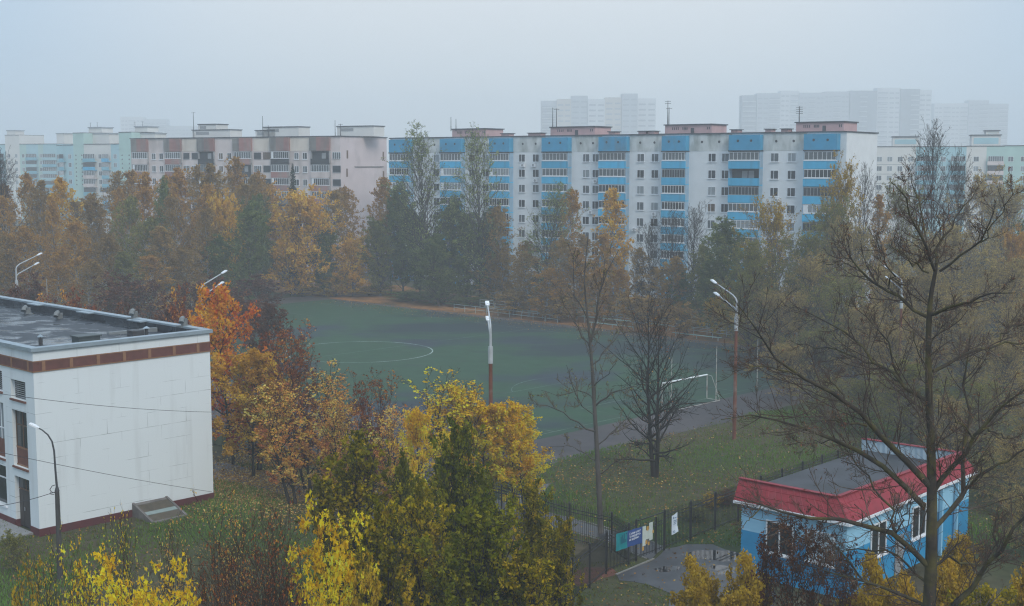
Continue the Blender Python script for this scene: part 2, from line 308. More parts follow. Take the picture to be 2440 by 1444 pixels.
def pink_block():
    fc = Facade((-87.3, 300), (-35.6, 271.5))
    root = slab_block('apartment_block', 'weathered pink grey nine storey block with rust red balcony panels', fc, 17.0, 28.9, 0, 2.8, 9, MT['pink_wall'], MT['pink_end'])
    FL = lambda i: 1.0 + 2.8 * (i - 1)
    big = [(319, 355), (397, 434), (476, 513), (561, 602), (649, 692), (744, 788)]
    sq = [(437, 453), (457, 473), (605, 624), (627, 646), (792, 813)]
    wins = [367, 385, 527, 547, 707, 727]
    fm, pm = window_mesh(1.2, 1.4, MT['frame_white'], [MT['glass_dark'], MT['glass_mid'], MT['glass_warm']], (.45,))
    for p in wins:
        x = fc.s_of(p)
        for i in range(4, 10):
            w = link('window', fm, root, (x, 0, FL(i) + .85)); link('pane', R.choices(pm, (5, 4, 1))[0], w)
    for j, (a, b) in enumerate(sq):
        xa, xb = fc.s_of(a), fc.s_of(b); w = xb - xa
        gs = [glazing_mesh(w - .2, 1.5, 4, MT['frame_white'], MT['glass_mid']), glazing_mesh(w - .2, 1.5, 2, MT['frame_brown'], MT['glass_warm']), glazing_mesh(w - .2, 1.5, 1, MT['frame_grey'], MT['glass_dark'])]
        for i in range(4, 10):
            link('glazing', R.choice(gs), root, ((xa + xb) / 2, -.05, FL(i) + .85))
    for k, (a, b) in enumerate(big):
        xa, xb = fc.s_of(a), fc.s_of(b); w = xb - xa; xm = (xa + xb) / 2; pj = .5
        gl = [glazing_mesh(w - .3, 1.5, 7, MT['frame_white'], MT['glass_mid']), glazing_mesh(w - .3, 1.5, 8, MT['frame_white'], MT['glass_dark'], blank=.12), glazing_mesh(w - .3, 1.5, 9, MT['frame_grey'], MT['glass_mid'])]
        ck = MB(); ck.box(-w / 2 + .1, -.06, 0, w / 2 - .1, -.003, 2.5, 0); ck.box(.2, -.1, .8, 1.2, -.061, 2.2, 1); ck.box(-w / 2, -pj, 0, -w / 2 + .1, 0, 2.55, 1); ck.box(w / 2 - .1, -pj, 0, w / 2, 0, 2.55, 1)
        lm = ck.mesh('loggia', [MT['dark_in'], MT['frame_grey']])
        led = MB(); led.box(-w / 2 - .05, -pj - .08, .98, w / 2 + .05, -pj + .05, 1.1); lem = led.mesh('ledge', MT['frame_white'])
        for i in range(3, 10):
            o = link('loggia', lm, root, (xm, 0, FL(i)))
            p = MB(); p.box(-w / 2, -pj - .08, -.25, w / 2, -pj, .975)
            pmt = R.choices((MT['rust_panel'], MT['pink_wall'], MT['grey_stain']), (5, 1.2, 1))[0]
            if (k, i) in ((2, 9), (4, 9), (5, 9), (3, 8)): pmt = MT['dark_in']
            p.build('parapet', pmt, o)
            c = R.choices((0, 1, 2, 3), (4, 3, 2, 2))[0]
            if (k, i) in ((2, 9), (5, 9), (3, 8)): c = 3
            if (k, i) in ((0, 9), (1, 9), (3, 9)): c = 0
            if c < 3:
                link('glazing', gl[c], o, (0, -pj + .02, 1.0))
                if c < 2: link('ledge', lem, o)
        a = MB(); f = .32 if k != 2 else .4
        a.box(xa + w * f, -pj - .05, FL(9) + 2.62, xb, 0, 28.85, 0); a.box(xa - .3, -pj - .04, FL(9) + 2.62, xa + w * f - .003, 0, 28.85, 1)
        a.build('attic_panel', [MT['rust_panel'], MT['grey_stain']], root)
    for a, b in ((436, 475), (606, 648), (690, 742)):
        m = MB(); m.box(fc.s_of(a), -.04, FL(9) + 2.6, fc.s_of(b), 0, 28.8); m.build('attic_panel', MT['cream_wall'], root)
    # end wall: slit windows and a repaired joint
    for y, z in ((2.2, 24.4), (15.4, 24.2), (2.0, 20.6), (15.4, 20.0), (15.4, 17.0)):
        m = MB(); m.box(fc.L, y, z, fc.L + .04, y + .5, z + 1.7); m.build('window', MT['frame_brown'], root)
    m = MB(); m.box(fc.L, 5, 22.55, fc.L + .12, 15.6, 22.75); m.build('joint_patch', MT['grey_stain'], root)
    # mint lift houses on the roof and aerial masts
    for a, b, z1 in ((401, 492, 30.9), (412, 455, 32.2), (553, 600, 30.6), (572, 657, 31.3), (750, 838, 31.2)):
        xa, xb = fc.s_of(a), fc.s_of(b); m = MB(); y0 = 8.0 if z1 < 32 else 8.5
        m.box(xa, y0, 29.1, xb, y0 + 4, z1); m.box(xa - .15, y0 - .15, z1, xb + .15, y0 + 4.15, z1 + .16, 1)
        m.box(xa + (xb - xa) * .1, y0 - .03, z1 - 1.0, xa + (xb - xa) * .45, y0, z1 - .35, 2)
        m.build('lift_house', [MT['cream_pale'], MT['roof_dark'], MT['frame_grey']], root)
    for p, h, ar in ((412, 6.0, 1), (578, 4.8, 0), (591, 2.8, 0), (593, 2.4, 1), (752, 3.6, 0), (765, 2.8, 1), (932, .1, 0)):
        if p < 900: antenna(root, fc.s_of(p), 7, 29.0, h, ar)
    return root

def panel_block(name, label, fc, depth, zr, cols, floors_z, fh, extra=None, loc_z=0):
    """far block of pale panels; cols = (x0, x1, kind, wall)"""
    root = empty(name, (fc.a.x, fc.a.y, 0), fc.rz, label, 'apartment block')
    fw, fp = window_mesh(1.5, 1.5, MT['frame_white'], [MT['glass_mid'], MT['glass_pale']], (.45,), False)  # panes paler than on nearer blocks, haze put into their colour
    n_w = 0
    for (x0, x1, kind, wall, zt) in cols:
        m = MB(); m.box(x0, 0, 0, x1, depth, zt, 0); m.box(x0 + .003, -.12, zt, x1 - .003, depth + .1, zt + .2, 1)
        if kind == 'grid':
            for z in floors_z: m.box(x0, -.03, z - .12, x1, 0, z + .05, 2)
        m.build('wall', [wall, MT['roof_dark'], MT['seam']], root)
        w = x1 - x0
        for z in floors_z:
            if kind in ('grid', 'win'):
                n = max(1, int(w // 2.9))
                for k in range(n):
                    if n_w < 98:
                        o = link('window', fw, root, (x0 + w * (k + .5) / n, 0, z + .85)); link('pane', R.choice(fp), o); n_w += 1
            elif kind == 'log':
                g = MB(); g.box(x0 + .2, -1.0, z - .2, x1 - .2, -.9, z + .95, 0); g.box(x0 + .2, -.9, z - .2, x1 - .2, 0, z, 0)
                c = R.choice((0, 1, 2))
                g.box(x0 + .35, -.92, z + .96, x1 - .35, -.86, z + 2.4, 2 if c else 3)  # unglazed ones get a dark plate in place of the shaded opening
                if c:
                    for q in range(8): g.box(x0 + .4 + (w - .8) * q / 7 - .04, -.96, z + .96, x0 + .4 + (w - .8) * q / 7 + .04, -.921, z + 2.4, 1)
                g.build('loggia', [R.choice((MT['aqua'], MT['aqua'], MT['blue_panel'], MT['pink_wall'])) if wall is not MT['mint_blue'] else R.choice((MT['aqua'], MT['mint_blue'])), MT['frame_white'], MT['glass_mid'], MT['dark_in']], root)
            elif kind == 'tower':
                for q in (.22, .78):
                    for zz in (z + .4, z + 1.8):
                        t = MB(); x = x0 + w * q; t.add([(x - .4, -.02, zz), (x + .4, -.02, zz), (x, -.02, zz + .6), (x - .4, 0, zz), (x + .4, 0, zz), (x, 0, zz + .6)], [(0, 1, 2), (0, 3, 4, 1), (1, 4, 5, 2), (2, 5, 3, 0)])
                        if z > 14: t.build('vent', MT['glass_mid'], root)
    return root

def far_blocks():
    # right: cream and mint block beyond the long white one
    fc = Facade((at(2060, 388, 392).x, 392), (at(2520, 388, 380).x, 380)); S = lambda p: fc.s_of(p)
    zs = [.6 + 2.8 * i for i in range(2, 9)]
    cols = [(S(2062), S(2083), 'win', MT['mint_blue'], 28.0), (S(2083) + .003, S(2182), 'grid', MT['cream_pale'], 28.2), (S(2182) + .003, S(2232), 'log', MT['mint_blue'], 28.2), (S(2232) + .003, S(2262), 'win', MT['mint_blue'], 28.2),
            (S(2262) + .003, S(2302), 'log', MT['mint_blue'], 28.2), (S(2302) + .003, S(2350), 'win', MT['cream_pale'], 28.3), (S(2350) + .003, S(2393), 'log', MT['mint_wall'], 28.3), (S(2393) + .003, S(2515), 'win', MT['mint_wall'], 28.4)]
    r = panel_block('apartment_block', 'pale cream and mint panel block behind the bare treetops, right of the long white block', fc, 14, 28.2, cols, zs, 2.8)
    for a, b, z0, z1 in ((2128, 2190, 28.4, 31.2), (2318, 2388, 28.4, 31.6), (2352, 2384, 31.6, 32.9)):
        m = MB(); m.box(S(a), 5, z0, S(b), 10, z1, 0); m.box(S(a) - .3, 4.7, z1, S(b) + .3, 10.3, z1 + .25, 1); m.box(S(a) + .6, 4.95, z0 + .7, S(b) - .6, 5, z1 - .7, 2); m.build('lift_house', [MT['cream_pale'], MT['roof_dark'], MT['mint_blue']], r)
    # left: mint block with stair towers beside the pink one
    fc = Facade((at(132, 388, 446).x, 446), (at(360, 388, 424).x, 424))
    zs = [1.6 + 2.8 * i for i in range(2, 9)]
    cols = [(S(136), S(145), 'win', MT['mint_blue'], 29.4), (S(145) + .003, S(158), 'log', MT['mint_blue'], 29.4), (S(158) + .003, S(176), 'win', MT['mint_blue'], 29.4), (S(176) + .003, S(201), 'tower', MT['mint_wall'], 33.4),
            (S(201) + .003, S(232), 'log', MT['cream_pale'], 29.6), (S(232) + .003, S(246), 'win', MT['cream_pale'], 29.6), (S(246) + .003, S(265), 'log', MT['cream_pale'], 29.6), (S(265) + .003, S(285), 'win', MT['mint_blue'], 29.6), (S(285) + .003, S(315), 'tower', MT['mint_wall'], 33.4), (S(315) + .003, S(352), 'win', MT['mint_wall'], 29.6)]
    r = panel_block('apartment_block', 'mint panel block with two taller stair towers next to the pink grey block', fc, 14, 29, cols, zs, 2.8)
    for a, b, z0, z1 in ((192, 223, 33.6, 35.2), (201, 240, 29.8, 33.2), (302, 332, 33.6, 35.2), (315, 350, 29.8, 33.0)):
        m = MB(); m.box(S(a), 4, z0, S(b), 9, z1, 0); m.box(S(a) - .3, 3.8, z1, S(b) + .3, 9.2, z1 + .3, 1); m.build('lift_house', [MT['cream_pale'], MT['fog_dark']], r)
    for p in (186, 202, 292, 310): antenna(r, S(p), 6, 33.5, 3.6, 1)
    # further left, fainter
    fc = Facade((at(-60, 388, 560).x, 560), (at(142, 388, 540).x, 540))
    cols = [(S(-55), S(14), 'log', MT['mint_blue'], 31.2), (S(14) + .003, S(48), 'win', MT['cream_pale'], 35.0), (S(48) + .003, S(64), 'win', MT['mint_wall'], 31.2), (S(64) + .003, S(92), 'log', MT['mint_blue'], 31.2), (S(92) + .003, S(104), 'win', MT['mint_wall'], 31.2), (S(104) + .003, S(138), 'log', MT['mint_blue'], 31.2)]
    r = panel_block('apartment_block', 'faint aqua panel block fading into the fog at the far left', fc, 14, 31, cols, [2.4 + 2.8 * i for i in range(3, 9)], 2.8)
    for a, b, z0, z1 in ((2, 22, 35.2, 37.0), (120, 138, 31.4, 35.5)):
        m = MB(); m.box(S(a), 4, z0, S(b), 9, z1, 0); m.box(S(a) - .3, 3.8, z1, S(b) + .3, 9.2, z1 + .3, 1); m.build('lift_house', [MT['cream_pale'], MT['fog_dark']], r)

def fog_tower(label, Y, segs, floor=5.2):
    """tower block drowned in fog: segs = (px0, px1, py_top, wall, dy)"""
    xs = [at(p, 388, Y).x for s in segs for p in s[:2]]
    root = empty('tower_block', (min(xs), Y, 0), 0, label, 'tower block'); x_off = min(xs); nw = 0
    for (a, b, py, wall, dy) in segs:
        x0, x1 = at(a, 388, Y).x - x_off, at(b, 388, Y).x - x_off; zt = at(a, py, Y).z
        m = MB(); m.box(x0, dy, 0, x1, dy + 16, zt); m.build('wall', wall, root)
        n = max(1, int((x1 - x0) / 9))
        for k in range(n):                      # columns of loggias and windows, one stack per part
            xa = x0 + (x1 - x0) * k / n + .8; xb = x0 + (x1 - x0) * (k + 1) / n - .8; g = MB()
            z = zt - 7
            while z > 34:
                if (k + int(a)) % 2: g.box(xa, dy - .8, z - .3, xb, dy - .7, z + .7, 1); g.box(xa, dy - .7, z - .3, xb, dy, z, 1); g.box(xa + .1, dy - .66, z + .7, xb - .1, dy - .6, z + 2.2, 0)
                else: g.box(xa + .3, dy - .05, z + .4, xa + (xb - xa) * .45, dy, z + 2, 0); g.box(xa + (xb - xa) * .6, dy - .05, z + .4, xb - .2, dy, z + 2, 0)
                z -= floor
            tag(g.build('loggia' if (k + int(a)) % 2 else 'window', [MT['fog_dark'], MT['fog_white']], root), kind='stuff')
    return root

def towers():
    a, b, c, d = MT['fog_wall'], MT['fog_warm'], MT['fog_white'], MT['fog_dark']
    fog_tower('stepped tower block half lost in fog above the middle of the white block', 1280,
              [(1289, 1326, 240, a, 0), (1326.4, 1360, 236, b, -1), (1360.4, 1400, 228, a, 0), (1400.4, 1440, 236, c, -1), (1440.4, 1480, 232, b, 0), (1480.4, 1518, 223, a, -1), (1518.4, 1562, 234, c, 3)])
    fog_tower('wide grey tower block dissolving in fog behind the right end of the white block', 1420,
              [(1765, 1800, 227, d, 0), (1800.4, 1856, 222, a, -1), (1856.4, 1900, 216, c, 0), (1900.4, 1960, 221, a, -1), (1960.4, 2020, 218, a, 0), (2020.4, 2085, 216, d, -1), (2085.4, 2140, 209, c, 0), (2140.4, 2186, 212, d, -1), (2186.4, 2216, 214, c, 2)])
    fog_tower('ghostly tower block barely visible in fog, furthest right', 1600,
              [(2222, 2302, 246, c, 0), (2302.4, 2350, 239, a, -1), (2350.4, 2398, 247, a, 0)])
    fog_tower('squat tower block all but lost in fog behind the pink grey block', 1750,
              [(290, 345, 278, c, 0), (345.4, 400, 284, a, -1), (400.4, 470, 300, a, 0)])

blue_block(); pink_block(); far_blocks(); towers()
# ------------------------------------------------------------------ ground, pitch, paths
HAZE = 0.00086
MT['soil'] = mat('litter_strewn_ground', (.075, .060, .036), .95, .35, 1.2, .1, col2=(.034, .056, .016), c2scale=.07, c2pos=.52, bump=.4)
MT['turf'] = mat('worn_artificial_turf', (.023, .064, .030), .8, .16, .5, .25, col2=(.024, .036, .048), c2scale=.055, c2pos=.60, c2w=.05, stretch=(1, 1, 1), dirt=(.05, .055, .04), dscale=(.25, .6, .25), damt=.5, dpos=.55)
MT['track'] = mat('wet_cinder', (.075, .062, .060), .75, .2, .7, .3, col2=(.045, .040, .042), c2scale=.12, bump=.2)
MT['leafbank'] = mat('leaf_covered_bank', (.27, .125, .042), .95, .45, 1.3, .1, col2=(.075, .055, .030), c2scale=.16, c2pos=.55)
MT['line'] = mat('pitch_line_paint', (.15, .20, .18), .8, .3, 1.5, .2, col2=(.04, .08, .055), c2scale=.22, c2pos=.50, c2w=.12)
MT['asphalt'] = mat('wet_asphalt', (.055, .056, .062), .42, .25, .8, .4, col2=(.032, .033, .037), c2scale=.35, c2pos=.5, bump=.15)
MT['path'] = mat('wet_leafy_path', (.085, .078, .084), .55, .3, 1.6, .3, col2=(.14, .085, .04), c2scale=1.3, c2pos=.60, c2w=.06, bump=.2)
MT['kerb'] = mat('old_concrete_kerb', (.20, .19, .17), .9, .2, 2)
MT['puddle'] = glass('puddle_water', (.02, .02, .022), .03)
MT['red_soil'] = mat('red_brick_grit', (.13, .045, .03), .95, .4, 2.5)
MT['slab'] = mat('concrete_slab', (.25, .25, .25), .8, .15, 1.2, dirt=(.12, .12, .12), dscale=(.6, .6, .6))

def sheet(name, pts, z, m, hole=None):
    g = MB(); g.add([(p[0], p[1], z) for p in pts], [list(range(len(pts)))], 0)
    return tag(g.build(name, m), kind='structure')
def wobble(pts, amp=.25, step=1.2, seed=3):      # a closed outline with an uneven edge
    r = random.Random(seed); o = []
    for a, b in zip(pts, pts[1:] + pts[:1]):
        a, b = Vector(a[:2]), Vector(b[:2]); L = (b - a).length; n = max(1, int(L / step))
        for i in range(n):
            q = a + (b - a) * i / n; o.append((q.x + r.uniform(-amp, amp), q.y + r.uniform(-amp, amp)))
    return o
g = MB(); g.add([(-1800, -400, 0), (1800, -400, 0), (1800, 3000, 0), (-1800, 3000, 0)], [(0, 1, 2, 3)])
tag(g.build('ground', MT['soil']), kind='structure')
C0 = Vector((-19.1, 161.2, 0)); UU = Vector((.7155, -.6986, 0)); VV = Vector((.6986, .7155, 0))
def fld(u, v, z=0.0):
    p = C0 + UU * u + VV * v; return Vector((p.x, p.y, z))
sheet('leaf_bank', wobble([fld(-90, 37), fld(40, 36.8), fld(40, 47), fld(-30, 56), fld(-90, 66)], .5, 2), .008, MT['leafbank'])
sheet('cinder_track', wobble([fld(-60, -40), fld(58.3, -40), fld(58.6, 10), fld(56, 37), fld(20, 38.5), fld(-60, 37)], .35, 1.5), .014, MT['track'])
def wet_band(m, amt=1.0):                      # a soaked dark strip towards the far side of the pitch, ragged at its edge
    t = m.node_tree; ns, lk = t.nodes.new, t.links.new; b = t.nodes['Principled BSDF']; src = b.inputs['Base Color'].links[0].from_socket
    tc = ns('ShaderNodeTexCoord'); d = ns('ShaderNodeVectorMath'); d.operation = 'DOT_PRODUCT'; lk(tc.outputs['Object'], d.inputs[0]); d.inputs[1].default_value = VV
    mp = ns('ShaderNodeMapping'); mp.inputs['Rotation'].default_value = (0, 0, .77); mp.inputs['Scale'].default_value = (.030, .075, 1); lk(tc.outputs['Object'], mp.inputs[0])
    n = ns('ShaderNodeTexNoise'); n.inputs['Scale'].default_value = 1; n.inputs['Detail'].default_value = 6; n.inputs['Roughness'].default_value = .6; lk(mp.outputs[0], n.inputs['Vector'])
    c = C0.dot(VV); r1 = ns('ShaderNodeMapRange'); r1.inputs[1].default_value = c + 4; r1.inputs[2].default_value = c + 24; r1.inputs[4].default_value = .20; lk(d.outputs['Value'], r1.inputs[0])
    d2 = ns('ShaderNodeVectorMath'); d2.operation = 'DOT_PRODUCT'; lk(tc.outputs['Object'], d2.inputs[0]); d2.inputs[1].default_value = UU
    cu = C0.dot(UU); r3 = ns('ShaderNodeMapRange'); r3.inputs[1].default_value = cu - 38; r3.inputs[2].default_value = cu - 14; lk(d2.outputs['Value'], r3.inputs[0])
    m3 = ns('ShaderNodeMath'); m3.operation = 'MULTIPLY'; lk(r1.outputs[0], m3.inputs[0]); lk(r3.outputs[0], m3.inputs[1])
    ad = ns('ShaderNodeMath'); lk(n.outputs['Fac'], ad.inputs[0]); lk(m3.outputs[0], ad.inputs[1])
    r2 = ns('ShaderNodeMapRange'); r2.inputs[1].default_value = .57; r2.inputs[2].default_value = .70; r2.inputs[4].default_value = .85; lk(ad.outputs[0], r2.inputs[0])
    x = ns('ShaderNodeMix'); x.data_type = 'RGBA'; lk(r2.outputs[0], x.inputs[0]); lk(src, x.inputs[6]); x.inputs[7].default_value = (.016, .024, .034, 1); lk(x.outputs[2], b.inputs['Base Color'])
wet_band(MT['turf'])
pitch = sheet('pitch', [fld(-52.5, -24.0), fld(51.6, -24.0), fld(51.6, 36), fld(-52.5, 36)], .022, MT['turf'])
MT['line_bright'] = mat('fresh_line_paint', (.40, .46, .44), .8, .3, 1.5, .2, col2=(.16, .22, .19), c2scale=.3, c2pos=.56, c2w=.1)
def pline(pts, w=.10, closed=False, m_=None):
    g = MB(); n = len(pts)
    for i in range(n if closed else n - 1):
        a, b = Vector(pts[i]), Vector(pts[(i + 1) % n]); d = (b - a).normalized(); s = Vector((-d.y, d.x, 0)) * w / 2
        g.add([a + s, a - s, b - s, b + s], [(0, 1, 2, 3)])
    g.build('pitch_line', m_ or MT['line'], pitch)
LZ = .03
pline([fld(-50.4, -21.6, LZ), fld(50.4, -21.6, LZ)]); pline([fld(-50.4, 31, LZ), fld(50.4, 31, LZ)]); pline([fld(-50.4, -21.54, LZ), fld(-50.4, 30.94, LZ)]); pline([fld(50.4, -21.54, LZ), fld(50.4, 30.94, LZ)])
pline([fld(0, -21.5, LZ), fld(0, 30.9, LZ)], .10)
pline([fld(9.15 * math.cos(t), 9.15 * math.sin(t), LZ + .004) for t in np.linspace(0, 2 * math.pi, 73)[:-1]], .14, True, MT['line_bright'])
for s in (-1, 1):
    pline([fld(s * 50.3, -19.0, LZ + .004), fld(s * 33.9, -19.0, LZ + .004), fld(s * 33.9, 19.0, LZ + .004), fld(s * 50.3, 19.0, LZ + .004)])
    pline([fld(s * 50.3, -9.16, LZ + .008), fld(s * 44.9, -9.16, LZ + .008), fld(s * 44.9, 9.16, LZ + .008), fld(s * 50.3, 9.16, LZ + .008)])
    pline([fld(s * (39.4 - 9.15 * math.cos(t)), 9.15 * math.sin(t), LZ + .012) for t in np.linspace(-.92, .92, 17)])
PX = lambda l, z=0.0: [tuple(gz(a, b, z)) for a, b in l]
PATH_A = PX([(470, 1092), (560, 1108), (650, 1128), (730, 1155), (850, 1195), (1000, 1245), (1000, 1285), (850, 1240), (715, 1193), (640, 1172), (560, 1152), (470, 1135)])
PATH_B = PX([(1180, 1190), (1262, 1212), (1330, 1229), (1430, 1257), (1500, 1277), (1585, 1303), (1550, 1334), (1490, 1308), (1430, 1284), (1330, 1257), (1250, 1240), (1180, 1222)])
PATH_C = PX([(1240, 1165), (1270, 1156), (1315, 1152), (1300, 1172), (1262, 1196), (1225, 1205)])
PLAZA = PX([(1472, 1369), (1562, 1331), (1590, 1310), (1640, 1297), (1700, 1299), (1755, 1318), (1830, 1335), (1880, 1600), (1625, 1600), (1602, 1460), (1590, 1412), (1540, 1392), (1470, 1384)])
ROAD = [(26, 60), (60, 92), (70, 84), (36, 46)]
sheet('footpath', wobble(PATH_A, .18, .8, 5), .020, MT['path']); sheet('footpath', wobble(PATH_B, .08, 1.0, 6), .021, MT['asphalt']); sheet('footpath', wobble(PATH_C, .12, .8, 7), .019, MT['asphalt'])
sheet('forecourt', wobble(PLAZA, .15, .8, 8), .026, MT['asphalt']); sheet('road', ROAD, .018, MT['asphalt'])
sheet('red_soil', wobble(PX([(1318, 1372), (1395, 1352), (1452, 1352), (1470, 1366), (1400, 1395), (1330, 1402)]), .2, .6, 9), .017, MT['red_soil'])
def puddle(px, z, seed):
    sheet('puddle', wobble(PX(px), .12, .35, seed), z, MT['puddle'])
puddle([(1622, 1322), (1660, 1313), (1720, 1312), (1765, 1318), (1768, 1335), (1720, 1340), (1680, 1333), (1640, 1331)], .030, 11)
puddle([(1555, 1356), (1585, 1350), (1622, 1352), (1615, 1362), (1580, 1366)], .030, 12)
puddle([(1690, 1352), (1720, 1346), (1750, 1352), (1748, 1366), (1715, 1372)], .030, 13)
def kerb_line(px, w=.12, h=.1):
    g = MB(); P = [gz(*q) for q in px]
    for a, b in zip(P, P[1:]): g.bar(a + Vector((0, 0, h / 2 - .02)), b + Vector((0, 0, h / 2 - .02)), w, h)
    tag(g.build('kerb', MT['kerb']), kind='structure')
kerb_line([(1468, 1371), (1515, 1351), (1558, 1333)]); kerb_line([(1300, 1221), (1430, 1254), (1500, 1274), (1565, 1296)], .1, .08); kerb_line([(1300, 1251), (1430, 1287), (1490, 1311), (1540, 1332)], .1, .08)

# ------------------------------------------------------------------ white school-like building
def school():
    P0 = gz(95, 1279); P1 = gz(509, 1190); d = (P1 - P0); L = d.length; d.normalize(); n = Vector((-d.y, d.x, 0))
    def hit(px, py, ax):                       # distance along ax from P0 and height of a pixel on that wall
        r = ray(px, py); M = np.array([[ax.x, -r[0]], [ax.y, -r[1]]]); s, k = np.linalg.solve(M, [-P0.x, -P0.y]); return s, H + r[2] * k
    wl = lambda a, b: hit(a, b, n); we = lambda a, b: hit(a, b, d)
    ZR = 12.0
    m_wall = bpy.data.materials.new('white_cladding_with_open_joints'); m_wall.use_nodes = True; t = m_wall.node_tree; ns, lk = t.nodes.new, t.links.new; b = t.nodes['Principled BSDF']
    b.inputs['Roughness'].default_value = .8; b.inputs['Specular IOR Level'].default_value = .25
    tc = ns('ShaderNodeTexCoord'); cb = ns('ShaderNodeSeparateXYZ'); lk(tc.outputs['Object'], cb.inputs[0]); ad = ns('ShaderNodeMath'); ad.operation = 'ADD'; lk(cb.outputs['X'], ad.inputs[0]); lk(cb.outputs['Y'], ad.inputs[1])
    cx = ns('ShaderNodeCombineXYZ'); lk(ad.outputs[0], cx.inputs['X']); lk(cb.outputs['Z'], cx.inputs['Y'])
    br = ns('ShaderNodeTexBrick'); br.offset = .35; br.inputs['Scale'].default_value = 1; br.inputs['Brick Width'].default_value = 2.95; br.inputs['Row Height'].default_value = .98; br.inputs['Mortar Size'].default_value = .018; br.inputs['Mortar Smooth'].default_value = .6
    lk(cx.outputs[0], br.inputs['Vector'])
    nz = ns('ShaderNodeTexNoise'); nz.inputs['Scale'].default_value = .45; nz.inputs['Detail'].default_value = 5; lk(tc.outputs['Object'], nz.inputs['Vector'])
    mr = ns('ShaderNodeMapRange'); mr.inputs[1].default_value = .50; mr.inputs[2].default_value = .68; mr.inputs[4].default_value = .9; lk(nz.outputs['Fac'], mr.inputs[0])
    mm = ns('ShaderNodeMath'); mm.operation = 'MULTIPLY'; lk(br.outputs['Fac'], mm.inputs[0]); lk(mr.outputs[0], mm.inputs[1])
    mp = ns('ShaderNodeMapping'); mp.inputs['Scale'].default_value = (1.2, 1.2, .12); lk(tc.outputs['Object'], mp.inputs[0])
    n2 = ns('ShaderNodeTexNoise'); n2.inputs['Scale'].default_value = 1.0; n2.inputs['Detail'].default_value = 6; lk(mp.outputs[0], n2.inputs['Vector'])
    m2 = ns('ShaderNodeMapRange'); m2.inputs[1].default_value = .55; m2.inputs[2].default_value = .8; m2.inputs[4].default_value = .6; lk(n2.outputs['Fac'], m2.inputs[0])
    x1 = ns('ShaderNodeMix'); x1.data_type = 'RGBA'; lk(m2.outputs[0], x1.inputs[0]); x1.inputs[6].default_value = (.68, .72, .73, 1); x1.inputs[7].default_value = (.50, .52, .52, 1)
    x2 = ns('ShaderNodeMix'); x2.data_type = 'RGBA'; lk(mm.outputs[0], x2.inputs[0]); lk(x1.outputs[2], x2.inputs[6]); x2.inputs[7].default_value = (.15, .17, .17, 1)
    lk(x2.outputs[2], b.inputs['Base Color'])
    band = mat('red_brown_tile', (.125, .045, .035), .7, .2, 2.5, .3); divider = mat('tan_mortar_strip', (.25, .13, .07), .85, .15, 3); plinth = mat('maroon_plinth_paint', (.095, .022, .024), .75, .18, 1.2, .3, dirt=(.05, .03, .03), dscale=(.8, .8, .4))
    coping = mat('zinc_coping', (.30, .36, .40), .4, .15, 1.5, .5, metal=.3); bit = mat('wet_bitumen_roof', (.017, .022, .031), .55, .35, .9, .35, col2=(.034, .042, .052), c2scale=.55, c2pos=.54, c2w=.05, rough2=.12, bump=.35, stretch=(.45, 1.8, 1))
    brown = mat('brown_panel', (.15, .055, .035), .7, .15, 2); doorm = mat('dark_brown_steel_door', (.035, .028, .026), .5, .15, 2, .4)
    root = empty('public_building', (P0.x, P0.y, 0), math.atan2(d.y, d.x), 'white flat roofed building with red brown tile band and wet bitumen roof', 'building')
    LY = 46.0; PZ = wl(95, 1261)[1]
    yb = sorted([wl(61, 940)[0], wl(26, 930)[0]]); y2 = wl(6, 930)[0]
    # columns of openings on the long wall: (y0, y1, [(z0, z1, kind)])
    cols = [(yb[0], yb[1], [(wl(40, 952)[1] + .02, wl(40, 906)[1], 'win'), (wl(45, 1112)[1], wl(45, 979)[1], 'tall'), (.25, wl(45, 1136)[1], 'door')]),
            (y2, y2 + 2.6, [(8.75, 10.1, 'win'), (4.3, 8.0, 'big'), (1.15, 3.8, 'low')]), (y2 + 3.6, y2 + 6.2, [(8.75, 10.1, 'win'), (4.3, 8.0, 'big'), (1.15, 3.8, 'low')])]
    g = MB(); T = .42; y = 0.0
    for (a, c, ops) in cols:
        g.box(0, y, PZ, T, a, ZR - .06); z = PZ
        for (z0, z1, k) in sorted(ops):
            if z0 > z: g.box(.0, a + .0005, z, T, c - .0005, z0)
            z = z1
        g.box(0, a + .0005, z, T, c - .0005, ZR - .06); y = c
    g.box(0, y, PZ, T, LY, ZR - .06)
    g.box(T + .003, .0, PZ, L, T, ZR - .06); g.box(L - T, T + .003, 0, L, LY, ZR - .06)     # end wall and far wall
    g.build('wall', m_wall, root)
    dk = MB(); dk.box(T + .003, T + .003, 0, T + .06, LY, 11.0); dk.build('wall', MT['dark_in'], root)  # dark sheet behind the openings, standing for the unlit interior
    pl = MB()
    da, dc = cols[0][0], cols[0][1]
    pl.box(-.04, -.04, -.1, T, da, PZ - .003); pl.box(-.04, dc, -.1, T, LY, PZ - .003); pl.box(T + .003, -.04, -.1, L + .03, T, PZ - .003)
    pl.build('plinth', plinth, root)
